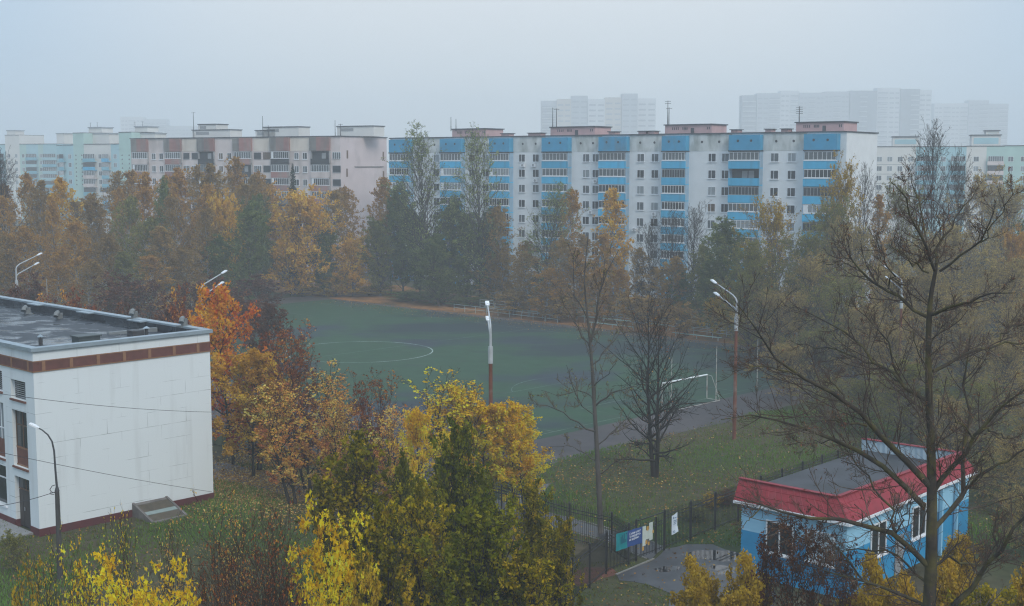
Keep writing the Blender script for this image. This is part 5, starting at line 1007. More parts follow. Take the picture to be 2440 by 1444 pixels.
BELT = [
 # kind, px, top, Y, leaf, wide, label
 ('bare', -8, 352, 205, None, 1.1, 'dark bare tree cut by the left edge, reaching into the sky'),
 ('birch', -4, 442, 215, 'rust', 1.1, 'orange birch at the very left edge below the bare tree'),
 ('birch', 62, 414, 222, 'tawny', 1.0, 'orange tawny birch next to the dark bare tree at the left edge'),
 ('thinbirch', 93, 432, 210, 'brown', 1.0, 'grey half bare birch with dark trunk between two orange ones at far left'),
 ('thinbirch', 30, 470, 198, 'tawny', 1.1, 'thin tawny birch above the farthest left floodlight arms'),
 ('birch', 152, 424, 205, 'gold', 1.15, 'bright yellow orange birch below the aqua block'),
 ('birch', 120, 470, 196, 'tawny', .9, 'slim tawny birch hugging the bright yellow orange one'),
 ('thinbirch', 205, 462, 232, 'brown', 1.1, 'low grey birch in the gap before the mint stair tower'),
 ('thinbirch', 248, 410, 236, 'brown', 1.1, 'brownish birch rising before the mint block'),
 ('birch', 235, 470, 208, 'brown', 1.1, 'dull brown birch with dense skirt in front of the mint block'),
 ('birch', 305, 408, 226, 'tawny', 1.0, 'tawny birch whose top meets the left edge of the pink block'),
 ('birch', 285, 470, 205, 'olivegreen', 1.1, 'olive tinged birch low before the pink block corner'),
 ('birch', 343, 412, 214, 'rust', 1.1, 'orange birch under the first balcony column of the pink block'),
 ('poplar', 388, 428, 212, 'green', .55, 'narrow dark green tree wedged among orange birches'),
 ('birch', 372, 420, 234, 'tawny', 1.0, 'faded tawny birch right behind the narrow green tree'),
 ('birch', 422, 402, 224, 'rust', 1.1, 'rusty birch topping the belt under the pink block'),
 ('thinbirch', 458, 396, 230, 'brown', 1.1, 'smoky brown birch with sparse top under the pink block'),
 ('thinbirch', 502, 392, 222, 'brown', 1.2, 'broad smoky brown birch left of the tallest yellow top'),
 ('birch', 550, 376, 236, 'tawny', 1.1, 'tallest yellowish birch before the middle of the pink block'),
 ('thinbirch', 592, 418, 228, 'brown', 1.1, 'grey brown birch right of the tallest yellowish birch'),
 ('birch', 632, 410, 236, 'rust', .9, 'small orange topped birch left of the dark spruce'),
 ('birch', 655, 440, 240, 'tawny', .9, 'tawny birch squeezed against the dark spruce'),
 ('spruce', 697, 388, 232, None, 1.0, 'lone dark spruce standing before the pink block'),
 ('maple', 540, 456, 212, 'gold', .62, 'glowing orange maple crown amid brown birches'),
 ('thinbirch', 440, 470, 203, 'brown', 1.2, 'grey brown birch in front row left of the glowing maple'),
 ('birch', 490, 500, 200, 'brown', 1.1, 'drooping brown birch beneath the glowing maple crown'),
 ('poplar', 585, 470, 205, 'green', 1.0, 'dark green tree directly right of the glowing maple'),
 ('poplar', 622, 468, 229, 'green', 1.0, 'dark green tree left of the large orange maple'),
 ('poplar', 528, 560, 200, 'green', .9, 'low dark green tree above the red maple top'),
 ('birch', 330, 520, 200, 'olivegreen', 1.2, 'olive drooping birch at pitch end below the pink corner'),
 ('birch', 395, 540, 197, 'brown', 1.2, 'shaggy brown birch near the far goal'),
 ('birch', 180, 530, 192, 'tawny', 1.2, 'shaggy tawny birch above the red bushes'),
 ('birch', 250, 560, 192, 'brown', 1.2, 'low shaggy brown birch over the roof vents'),
 ('thinbirch', 70, 540, 188, 'tawny', 1.3, 'low thin birch behind the farthest left floodlight'),
 ('thinbirch', 8, 560, 185, 'brown', 1.3, 'low brown birch at the left edge over the roof'),
 ('maple', 716, 446, 229, 'gold', 1.12, 'large round orange maple in front of the pink end wall'),
 ('maple', 690, 560, 229, 'gold', .75, 'lower golden maple beneath the large round one'),
 ('birch', 800, 455, 232, 'brown', 1.0, 'brown birch right of the large round orange maple'),
 ('birch', 842, 446, 238, 'tawny', 1.0, 'tawny birch below the pink end wall'),
 ('birch', 900, 424, 242, 'rust', .95, 'orange pointed birch at the right corner of the pink end wall'),
 ('birch', 930, 470, 234, 'brown', .9, 'brown birch between the two long blocks'),
 ('maple', 838, 560, 229, 'gold', .66, 'golden maple with layered branches at the far pitch edge'),
 ('poplar', 770, 540, 229, 'green', .8, 'dull green tree shaded between two golden maples'),
 ('maple', 800, 650, 229, 'mustard', .6, 'low mustard maple spreading over the leafy bank'),
 ('poplar', 905, 520, 229, 'olivegreen', .9, 'olive tree left of the dense green clump'),
 ('poplar', 958, 440, 229, 'green', 1.0, 'first tree of the dense green clump, before the white block corner'),
 ('poplar', 1000, 500, 229, 'green', 1.1, 'broad green tree low in the dense green clump'),
 ('tallpoplar', 1025, 297, 219, 'lightgreen', 1.05, 'tall airy poplar rising above the roof, nearer the pink block'),
 ('poplar', 1065, 470, 221, 'green', 1.1, 'green tree between the two tall airy poplars'),
 ('poplar', 1045, 560, 213, 'green', 1.1, 'lower green tree in front of the two tall airy poplars'),
 ('tallpoplar', 1142, 303, 214, 'lightgreen', 1.0, 'tall airy poplar rising above the roof, beside the brown birch'),
 ('poplar', 1110, 520, 215, 'green', 1.1, 'green tree at the foot of the second airy poplar'),
 ('poplar', 1165, 500, 221, 'green', .9, 'green tree right of the second airy poplar'),
 ('birch', 1205, 492, 213, 'brown', 1.15, 'solitary brown birch with pale stem before the green clump'),
 ('birch', 1178, 590, 213, 'brown', 1.1, 'lower brown birch clinging to the pale stemmed one'),
 ('tallpoplar', 1292, 436, 200, 'lightgreen', .9, 'sparse pale green tree against white wall between balcony columns'),
 ('birch', 1340, 452, 205, 'tawny', 1.05, 'orange brown birch right of the sparse pale green tree'),
 ('thinbirch', 1262, 600, 199, 'brown', 1.1, 'grey brown low birch behind the lamp column'),
 ('thinbirch', 1310, 570, 195, 'brown', 1.2, 'brown twiggy birch behind the thin bare tree'),
 ('thinbirch', 1400, 560, 198, 'brown', 1.1, 'twiggy birch beyond the top of the tall bare tree'),
 ('birch', 1470, 450, 199, 'gold', 1.1, 'amber birch in full leaf before the middle balcony columns'),
 ('birch', 1440, 560, 193, 'tawny', 1.0, 'tawny birch low at the left foot of the amber one'),
 ('birch', 1480, 640, 189, 'rust', 1.0, 'small orange birch above the stand railing'),
 ('bare', 1545, 520, 191, None, .9, 'dark bare tree just right of the amber birch'),
 ('bare', 1592, 498, 195, None, 1.0, 'dark bare tree before the balcony column with broken parapet'),
 ('bare', 1648, 480, 193, None, 1.0, 'tallest dark bare tree left of the bottle green tree'),
 ('thinbirch', 1570, 640, 187, 'brown', 1.2, 'low brown birch beneath the dark bare trees'),
 ('poplar', 1630, 640, 187, 'green', .8, 'shaded green tree under the tallest dark bare tree'),
 ('poplar', 1745, 522, 180, 'green', 1.25, 'bottle green dense tree right of the dark bare trees'),
 ('poplar', 1700, 620, 178, 'green', .9, 'smaller bottle green tree above the lamp heads'),
 ('maple', 1715, 700, 174, 'mustard', .5, 'mustard bush like maple behind the benches'),
 ('haze', 1855, 470, 166, 'mustard', 1.0, 'mustard topped twiggy tree before the right end of the white block'),
 ('haze', 1820, 560, 158, 'olivegreen', 1.0, 'olive twiggy tree left in the grey thicket'),
 ('haze', 1905, 540, 156, 'olivegreen', 1.1, 'broad olive grey tree in the middle of the thicket'),
 ('haze', 1998, 368, 168, 'mustard', .72, 'tall half bare tree with a yellow tuft before the gable end'),
 ('haze', 1965, 470, 160, 'olivegreen', 1.0, 'dense twiggy tree below the yellow tufted one'),
 ('bare', 2062, 388, 172, None, .8, 'slender bare tree in front of the white gable end'),
 ('haze', 2050, 520, 150, 'tan', 1.0, 'grey brown twiggy tree below the white gable end'),
 ('bare', 2232, 284, 186, None, 1.25, 'tallest hazy bare tree standing over the cream block'),
 ('bare', 2290, 350, 190, None, .9, 'hazy bare tree right beside the tallest one'),
 ('thinbirch', 2105, 466, 176, 'rust', 1.0, 'reddish brown birch behind the mossy tree crown'),
 ('haze', 2165, 430, 178, 'olivegreen', .9, 'grey olive tree between gable end and tallest hazy bare tree'),
 ('haze', 2345, 400, 196, 'tan', 1.0, 'misty brown tree covering the foot of the mint balconies'),
 ('haze', 2410, 425, 186, 'tan', 1.1, 'misty grey tree near the right edge below the mint wall'),
 ('poplar', 2452, 500, 178, 'green', 1.0, 'dim green tree cut by the right edge'),
 ('maple', 2432, 540, 168, 'rust', .6, 'faded orange maple near the right edge'),
 ('haze', 2290, 520, 160, 'tan', 1.2, 'dense grey twigged tree right behind the mossy trunk'),
 ('haze', 2200, 560, 148, 'tan', 1.2, 'dense grey twigged tree straight behind the mossy trunk'),
 ('haze', 2380, 600, 146, 'tan', 1.2, 'wide grey twigged tree right of the mossy trunk'),
 ('haze', 2110, 620, 138, 'tan', 1.15, 'grey twigged tree with pink buds left of the mossy trunk'),
 ('haze', 1990, 640, 142, 'olivegreen', 1.1, 'grey olive twigged tree beyond the net poles'),
 ('haze', 1880, 690, 146, 'tan', 1.1, 'low grey thicket tree right of the floodlight arms'),
 ('haze', 2300, 700, 128, 'tan', 1.1, 'low dense grey tree behind the pavilion and mossy trunk'),
 ('haze', 2430, 720, 124, 'tan', 1.1, 'low dense grey tree at the right edge'),
 ('haze', 2180, 850, 108, 'olivegreen', 1.25, 'olive willow like tree straight behind the pavilion'),
 ('haze', 2070, 900, 112, 'olivegreen', 1.0, 'smaller olive tree at the back left corner of the pavilion'),
 ('haze', 2340, 900, 104, 'olivegreen', 1.1, 'dark olive tree behind the right end of the pavilion'),
 ('haze', 2450, 950, 96, 'tan', 1.2, 'dark twiggy tree low at the right edge'),
 ('bare', 1960, 800, 118, None, 1.2, 'dark bare tree above the fence behind the pavilion'),
 ('birch', 20, 600, 186, 'brown', 1.1, 'low brown birch behind the roof at far left'), ('birch', 130, 600, 184, 'tawny', 1.1, 'low tawny birch behind the roof, over the reddest bush'), ('birch', 205, 620, 184, 'brown', 1.2, 'low brown birch over the second roof vent'),
 ('birch', 290, 600, 190, 'olivegreen', 1.2, 'low olive birch left of the far goal posts'), ('birch', 365, 610, 192, 'tawny', 1.2, 'low tawny birch straight over the far goal crossbar'), ('birch', 455, 590, 195, 'brown', 1.2, 'low brown birch where the floodlight arms reach up'),
 ('birch', 100, 480, 215, 'tawny', 1.1, 'tawny birch between the grey half bare one and the bright yellow one'), ('birch', 185, 480, 220, 'brown', 1.1, 'brown birch at the right shoulder of the bright yellow one'), ('birch', 270, 450, 224, 'tawny', 1.0, 'tawny birch below the right stair tower'), ('birch', 480, 440, 215, 'tawny', 1.0, 'tawny birch left above the glowing maple'), ('birch', 575, 440, 222, 'brown', 1.0, 'brown birch right above the glowing maple'),
 ('birch', 1235, 575, 213, 'brown', 1.0, 'brown birch covering the lower windows right of the solitary one'), ('birch', 1375, 590, 195, 'tawny', 1.0, 'tawny birch low between the two amber birches'), ('thinbirch', 1515, 590, 193, 'brown', 1.0, 'thin brown birch right under the amber birch'), ('birch', 1600, 610, 187, 'brown', 1.0, 'brown birch covering the facade foot below the bare trees'), ('poplar', 1672, 580, 186, 'olivegreen', .8, 'olive tree tucked behind the bottle green one'),
 ('thinbirch', 1300, 640, 193, 'tawny', 1.1, 'low tawny birch behind the stand, left of the tall bare tree'), ('birch', 1425, 640, 189, 'rust', 1.0, 'low rusty birch behind the benches near the tall bare tree'), ('poplar', 1790, 600, 172, 'olivegreen', .9, 'olive tree at the left flank of the grey thicket'),
 ('haze', 1790, 640, 156, 'olivegreen', .9, 'olive twiggy tree right over the floodlight column top'), ('haze', 1930, 600, 150, 'tan', 1.0, 'tan twiggy tree in the heart of the thicket'), ('haze', 2240, 620, 140, 'tan', 1.1, 'tan twiggy tree behind the fork of the mossy trunk'), ('haze', 2040, 720, 132, 'tan', 1.1, 'tan twiggy tree beyond the farthest net pole'), ('haze', 2140, 760, 126, 'tan', 1.0, 'tan twiggy tree left of the mossy trunk at mid height'), ('haze', 2390, 800, 116, 'tan', 1.1, 'tan twiggy tree right above the pavilion roof end'), ('haze', 1930, 780, 136, 'olivegreen', .9, 'olive twiggy tree at the track end'),
 ('haze', 1890, 815, 127, 'tan', 1.0, 'tan twiggy tree behind the rusty floodlight column at mid height'), ('haze', 1975, 895, 116, 'olivegreen', .9, 'olive twiggy tree over the far end of the long fence'), ('haze', 2270, 950, 101, 'tan', 1.0, 'tan twiggy tree behind the red skirt of the pavilion'), ('haze', 2410, 1035, 86, 'tan', 1.1, 'tan twiggy tree beside the right end of the pavilion'), ('haze', 2345, 1085, 90, 'olivegreen', .8, 'olive twiggy tree peeping over the pavilion right corner'), ('haze', 2450, 1150, 76, 'tan', .9, 'tan twiggy tree by the grey road at the right edge'),
]
for kd, px, py, Y, lf, wd, lb in BELT: plant(kd, px, py, Y, lb, leaf=lf, wide=wd, name={'spruce': 'spruce_tree', 'birch': 'birch_tree', 'thinbirch': 'birch_tree', 'maple': 'maple_tree', 'poplar': 'poplar_tree', 'tallpoplar': 'poplar_tree'}.get(kd, 'bare_tree' if kd == 'bare' else 'tree'))
BUSH = [
 (150, 688, 128, 'maroon', 1.0, 'red and orange bush showing above the roof parapet'), (215, 715, 122, 'maroon', 1.0, 'dark red bush right of the orange one above the parapet'), (100, 700, 132, 'maroon', 1.0, 'dark red bush at the rust streaked pole'),
 (30, 690, 128, 'deadbrown', 1.1, 'dead brown bush over the left of the roof'), (290, 722, 120, 'deadbrown', 1.2, 'bare brown bush above the middle of the parapet'), (355, 740, 116, 'deadbrown', 1.2, 'bare brown bush left of the corner vent'),
 (412, 684, 122, 'maroon', .9, 'rusty orange bush left of the red maple'), (445, 730, 112, 'maroon', .9, 'brown red bush between roof corner and red maple'), (385, 700, 150, 'deadbrown', 1.2, 'grey brown bush behind the tilted far goal'),
 (612, 660, 196, 'deadbrown', 1.3, 'tall dead bush at the far left corner of the pitch'), (585, 690, 165, 'deadbrown', 1.3, 'tall dead bush right behind the red maple'), (640, 720, 140, 'deadbrown', 1.1, 'bare thicket bush at the near left of the pitch'),
 (250, 650, 165, 'deadbrown', 1.3, 'tall dead bush among the net poles'), (330, 660, 170, 'deadbrown', 1.3, 'tall dead bush left of the far goal'), (60, 650, 160, 'deadbrown', 1.3, 'tall dead bush under the left floodlight'), (470, 660, 175, 'deadbrown', 1.3, 'tall dead bush left of the floodlight arms'),
 (985, 690, 222, 'green', 1.3, 'green bush at the foot of the green clump'), (1060, 695, 216, 'green', 1.3, 'green bush at the left end of the pale railing'), (1120, 700, 214, 'green', 1.3, 'green bush behind the pale railing'), (880, 680, 231, 'mustard', 1.2, 'yellowish bush on the leafy bank'), (740, 685, 231, 'mustard', 1.2, 'yellowish bush under the round orange maple'),
 (1220, 690, 200, 'brown', 1.3, 'brown bush behind the stand railing below the solitary birch'), (1330, 690, 192, 'brown', 1.3, 'brown bush behind the stand left of the tall bare tree'), (1530, 700, 180, 'brown', 1.2, 'brown bush behind the stand right of the bare crown'), (1640, 720, 176, 'brown', 1.2, 'brown bush behind the benches'), (1800, 740, 160, 'brown', 1.2, 'brown bush right of the floodlight column'),
 (1690, 1218, 87, 'mustard', .6, 'small yellowing shrub against the fence left of the pavilion'), (1655, 1248, 84, 'olivegreen', .7, 'low olive shrub at the fence foot by the poster'), (1720, 1200, 88, 'deadbrown', .8, 'thin dead shrub at the fence beside the pavilion'),
]
for px, py, Y, lf, wd, lb in BUSH: plant('bush', px, py, Y, lb, name='bush', cat='bush', leaf=lf, wide=wd)
# ------------------------------------------------------------------ trees near the window
def kinds_near():
    K['linden'] = [grow(s, 12, 3.6, .05, 84, 8, 6, 'column', .8, .2, .16, .10, .12, .10, stems=4, spread=.07, leaf='linden', nleaf=14000, lsize=.11, lsd=.06, bark='dark', twig='twigdark', rt=.012, clump=.24, grad=.25, sparse_top=.45) for s in (71, 72)]
    K['mapleyellow'] = [grow(s, 11, 3.5, .18, 46, 8, 5, 'round', 1.35, .5, .04, .03, .13, .13, leaf='yellow', nleaf=9500, lsize=.125, star=True, lsd=.14, bark='dark', twig='twigdark', rt=.011, clump=.18, grad=-.25) for s in (73, 74)]
    K['maplesparse'] = [grow(s, 11, 4.6, .14, 46, 7, 5, 'vase', .8, .25, .12, .08, .12, .12, stems=2, spread=.10, leaf='peach', nleaf=4200, lsize=.115, star=True, lsd=.10, bark='dark', twig='twigred', rt=.012, sparse_top=.75, clump=.2) for s in (75, 76)]
    K['mapleclose'] = [grow(s, 12, 3.0, .52, 30, 6, 5, 'vase', 1.25, .85, .05, .02, .16, .10, stems=2, spread=.06, leaf='yellow', nleaf=3000, lsize=.125, star=True, lsd=.14, bark='dark', twig='twigred', rt=.009, clump=.16, sparse_top=.25) for s in (77, 78)]
    K['whips'] = [grow(s, 11, 3.6, .48, 64, 5, 3, 'vase', .70, .32, .04, .05, .08, .07, stems=5, spread=.06, leaf='maroon', nleaf=800, lsize=.075, star=True, bark='dark', twig='twigred', rt=.013, l2f=.5) for s in (79, 80)]
    K['densebare'] = [grow(s, 14, 5.6, .10, 58, 7, 6, 'round', 1.25, .3, .06, .04, .14, .24, stems=2, spread=.08, bark='dark', twig='twigdark', rt=.014, leaf='maroon', nleaf=500, lsize=.07) for s in (81,)]
    K['shrubleaf'] = [grow(s, 6, 1.5, .48, 54, 7, 5, 'round', 1.2, .35, .10, .07, .13, .07, stems=4, spread=.12, leaf='mustard', nleaf=9000, lsize=.085, lsd=.08, bark='dark', twig='twigdark', rt=.008, clump=.15, grad=.3) for s in (83, 84)]
    K['deadleaf'] = [grow(s, 10, 2.9, .3, 40, 8, 6, 'round', 1.0, .35, .05, .03, .15, .10, leaf='deadbrown', nleaf=2600, lsize=.085, lsd=.10, bark='dark', twig='twigred', rt=.010, clump=.2, sparse_top=.2) for s in (85,)]
kinds_near()
NEAR = [
 # kind, px, top, Y, leaf, wide, label, name
 ('mapleyellow', 546, 682, 100, 'redtop', 195, 'flame red topped maple beside the corner of the white building', 'maple_tree'),
 ('mapleyellow', 598, 838, 96, 'gold', 175, 'golden maple under and right of the flame red top', 'maple_tree'),
 ('maplesparse', 660, 760, 100, 'maroon', 130, 'maroon half bare maple between the golden maple and the centre circle', 'maple_tree'),
 ('maplesparse', 725, 800, 92, 'maroon', 140, 'maroon and orange half bare maple with a thick trunk by the leafy path', 'maple_tree'),
 ('maplesparse', 775, 870, 90, 'peach', 150, 'sparse peach leaved maple above the left olive tree', 'maple_tree'),
 ('maplesparse', 690, 905, 88, 'peach', 150, 'sparse peach maple beside the black fence and the leafy path', 'maple_tree'),
 ('maplesparse', 880, 880, 88, 'maroon', 110, 'upright nearly bare maple below the centre circle', 'maple_tree'),
 ('maplesparse', 950, 960, 84, 'peach', 120, 'low sparse peach maple between the two olive trees', 'maple_tree'),
 ('maplesparse', 1080, 890, 86, 'yellow', 180, 'twiggy maple with pale yellow leaves left of the rusty column', 'maple_tree'),
 ('mapleyellow', 1150, 962, 87, 'yellow', 130, 'yellow maple right behind the foot of the rusty column', 'maple_tree'),
 ('mapleyellow', 1105, 925, 88, 'yellow', 150, 'golden maple directly left of the rusty column, behind the tallest olive tree', 'maple_tree'),
 ('mapleyellow', 1222, 960, 87, 'yellow', 150, 'brightest yellow maple on the right of the rusty column', 'maple_tree'),
 ('mapleyellow', 1248, 1005, 86, 'yellow', 130, 'low yellow maple at the corner of the cinder track', 'maple_tree'),
 ('mapleyellow', 1000, 975, 80, 'yellow', 120, 'yellow maple peeping out between the olive trees', 'maple_tree'),
 ('linden', 835, 1036, 60, 'linden', 205, 'rounded olive tree, leftmost of the olive group', 'olive_green_tree'),
 ('linden', 962, 1085, 61, 'linden_dark', 90, 'slim dark olive tree in the gap of the olive group', 'olive_green_tree'),
 ('linden', 1085, 1005, 58, 'linden_dark', 160, 'tallest dark olive tree, with spiky top before the golden maples', 'olive_green_tree'),
 ('linden', 1160, 1125, 57, 'linden_dark', 120, 'dark olive tree on the right flank of the tallest one', 'olive_green_tree'),
 ('linden', 1272, 1150, 60, 'linden', 125, 'lower olive tree touching the picket fence', 'olive_green_tree'),
 ('linden', 1010, 1150, 53, 'linden', 160, 'yellowish olive tree low in the middle of the olive group', 'olive_green_tree'),
 ('linden', 905, 1190, 50, 'linden', 180, 'low yellowish olive tree in front of the leftmost one', 'olive_green_tree'),
 ('linden', 1120, 1200, 50, 'linden_dark', 220, 'dark low olive tree in front of the tallest one', 'olive_green_tree'),
 ('linden', 1330, 1235, 57, 'linden', 100, 'small olive tree before the near fence end', 'olive_green_tree'),
 ('linden', 1235, 1300, 50, 'linden', 180, 'low olive tree at the bottom edge left of the red grit', 'olive_green_tree'),
 ('mapleclose', 795, 1195, 43, 'yellow', 250, 'near yellow maple in front of the leftmost olive tree', 'maple_tree'),
 ('mapleclose', 735, 1335, 40, 'yellow', 170, 'near low yellow maple left of the taller near one', 'maple_tree'),
 ('mapleclose', 880, 1340, 40, 'mustard', 160, 'near mustard maple at the bottom edge under the olive trees', 'maple_tree'),
 ('mapleclose', 355, 1335, 40, 'yellow', 260, 'near yellow maple under the cellar hatch', 'maple_tree'),
 ('mapleclose', 250, 1425, 38, 'yellow', 180, 'near yellow maple just right of the street lamp foot', 'maple_tree'),
 ('mapleclose', 425, 1415, 38, 'yellow', 190, 'near yellow maple left of the red brown whips', 'maple_tree'),
 ('maplesparse', 200, 1290, 42, 'yellow', 110, 'thin bare topped young maple with few leaves before the street lamp', 'maple_tree'),
 ('maplesparse', 45, 1330, 42, 'mustard', 90, 'thin young maple with few leaves below the clipped bush', 'maple_tree'),
 ('mapleclose', 90, 1415, 38, 'mustard', 200, 'near mustard maple in the bottom left corner', 'maple_tree'),
 ('whips', 560, 1165, 48, 'peach', 150, 'bare red brown whips in front of the cellar hatch lawn', 'bush'),
 ('whips', 665, 1190, 46, 'maroon', 130, 'bare red brown whips left of the near yellow maple', 'bush'),
 ('whips', 610, 1230, 45, 'maroon', 150, 'dense red brown whips between the two taller whip clumps', 'bush'),
 ('whips', 530, 1290, 42, 'maroon', 140, 'low dense red brown whips at the bottom edge under the hatch lawn', 'bush'),
 ('whips', 690, 1290, 42, 'maroon', 130, 'low red brown whips at the left foot of the near yellow maple', 'bush'),
 ('whips', 400, 1240, 44, 'peach', 90, 'few bare whips straight under the cellar hatch', 'bush'),
 ('whips', 490, 1260, 44, 'maroon', 110, 'lower bare red brown whips right of the near yellow maple', 'bush'),
 ('whips', 300, 1215, 44, 'yellow', 80, 'few tall bare whips before the cellar hatch', 'bush'),
 ('whips', 110, 1270, 43, 'yellow', 80, 'thin bare whips left of the street lamp column', 'bush'),
 ('densebare', 1568, 690, 96, 'maroon', 260, 'wide crowned dark bare tree left of the near goal', 'bare_tree'),
 ('shrubleaf', 1690, 1342, 55, 'mustard', 120, 'mustard shrub at the front of the wet forecourt', 'shrub'),
 ('shrubleaf', 1650, 1390, 52, 'mustard', 110, 'lower mustard shrub at the left of the forecourt front', 'shrub'),
 ('shrubleaf', 1790, 1340, 54, 'mustard', 130, 'mustard shrub hiding the foot of the pavilion corner', 'shrub'),
 ('shrubleaf', 1745, 1400, 50, 'mustard', 130, 'bushy mustard shrub at bottom edge between the two taller ones', 'shrub'),
 ('shrubleaf', 2100, 1345, 50, 'mustard', 140, 'mustard shrub under the mossy tree, left of its trunk', 'shrub'),
 ('shrubleaf', 2030, 1405, 48, 'mustard', 140, 'mustard shrub at the bottom edge far left of the mossy trunk', 'shrub'),
 ('shrubleaf', 2185, 1385, 50, 'mustard', 110, 'mustard shrub right behind the mossy trunk foot', 'shrub'),
 ('shrubleaf', 2295, 1268, 62, 'mustard', 90, 'mustard shrub at the right end of the pavilion', 'shrub'),
 ('shrubleaf', 2260, 1345, 55, 'mustard', 120, 'mustard shrub between mossy trunk and thick low limb', 'shrub'),
 ('shrubleaf', 2350, 1390, 50, 'linden', 150, 'olive green shrub under the thick low limb', 'shrub'),
 ('shrubleaf', 2430, 1335, 52, 'mustard', 130, 'mustard shrub at the right edge by the grey road', 'shrub'),
 ('deadleaf', 1905, 1225, 50, 'deadbrown', 190, 'tangled shrub tree with dead brown leaves before the pavilion window', 'bare_tree'),
 ('deadleaf', 2010, 1300, 47, 'deadbrown', 150, 'tangled twiggy shrub tree low before the pavilion corner', 'bare_tree'),
 ('deadleaf', 1838, 1285, 51, 'deadbrown', 120, 'small dead leaved shrub tree covering the left edge of the pavilion window', 'bare_tree'),
 ('deadleaf', 1955, 1250, 49, 'deadbrown', 150, 'dead leaved shrub tree before the white boarded window of the pavilion', 'bare_tree'),
 ('maplesparse', 615, 905, 98, 'peach', 110, 'sparse peach maple right behind the black fence at the building corner', 'maple_tree'),
 ('maplesparse', 825, 940, 86, 'peach', 120, 'sparse peach maple directly over the crown of the leftmost olive tree', 'maple_tree'),
]
for kd, px, py, Y, lf, wd, lb, nm in NEAR: plant(kd, px, py, Y, lb, name=nm, cat='shrub' if nm == 'shrub' else 'bush' if nm == 'bush' else 'tree', leaf=lf, wide=wd)

def traced(name, label, Y0, trunk, limbs, r_tr, specs, seed, bark, twig, leaf, nleaf, lsize, z_foot_px=None, hang=.0):
    """tree whose trunk and limbs follow the photo: each limb is a line of pixels given its own distance; twigs are grown on it"""
    rng = np.random.default_rng(seed); TR, CR = Parts(), Parts()
    t0 = at(trunk[0][0], trunk[0][1], Y0); foot = Vector((t0.x + (t0.x - at(*trunk[1][:2], Y0).x) * .3, Y0, 0)); root = empty(name, foot, 0, label, 'tree')
    def line(px, y0, y1, n=9):
        q = [at(a, b, y0 + (y1 - y0) * (i / (len(px) - 1))) - foot for i, (a, b) in enumerate(px)]; P_ = np.array([tuple(v) for v in q]); s = np.concatenate([[0], np.cumsum(np.linalg.norm(np.diff(P_, axis=0), axis=1))]); u = np.linspace(0, s[-1], n)
        return np.stack([np.interp(u, s, P_[:, k]) for k in range(3)], 1)
    tp = np.concatenate([np.zeros((1, 3)), line([p[:2] for p in trunk], Y0, Y0, 15)])
    rr = np.concatenate([[r_tr * 1.25], np.linspace(r_tr, r_tr * trunk[-1][2], 15)]); TR.tubes(tp[None], rr[None], 12)
    As, Rs = [tp[None, 6:15]], [rr[None, 6:15]]
    for (px, y1, r0, r1) in limbs:
        y0 = Y0
        if isinstance(y1, tuple): y0, y1 = Y0 + y1[0], y1[1]
        P_ = line(px, y0, Y0 + y1); P_[1:-1] += rng.normal(size=(7, 3)) * .06; Rr = np.linspace(r0, r1, 9); TR.tubes(P_[None], Rr[None], 8); As.append(P_[None]); Rs.append(Rr[None])
    A, AR = np.concatenate(As), np.concatenate(Rs); m2, m3, m4, rt = specs
    Lk = np.repeat(np.linalg.norm(np.diff(A, axis=1), axis=-1).sum(1), m2); keep = rng.random(len(Lk)) < np.clip(Lk / 6.5, .12, 1)
    B, BR = spawn(rng, A, AR, m2, .06, .97, .36, .85, .09, .11, 7, .5, .30, .7, .55); B, BR = B[keep], np.minimum(BR[keep], .017); CR.tubes(B, BR, 4, 0, rt * 1.3)
    C, CRr = spawn(rng, B, BR, m3, .06, .95, .38, .8, .07, .11, 5, .55, .5, .25, .4); CR.tubes(C, CRr, 3, 0, rt)
    D, DR = spawn(rng, C, CRr, m4, .1, .95, .45, .7, .07, .10, 4, .7, .6, .14, .3); CR.tubes(D, DR, 3, 0, rt * .7)
    X, i = along(rng, D, nleaf, .5, .02); CR.leaves(rng, X, lsize, np.clip(.5 + .3 * rng.normal(size=nleaf), 0, 1), 1, 0, .32, -.9)
    link('trunk', TR.mesh('trunk', [BK[bark]]), root); link('crown', CR.mesh('crown', [BK[twig], LM[leaf]]), root)
    return root, TR, CR
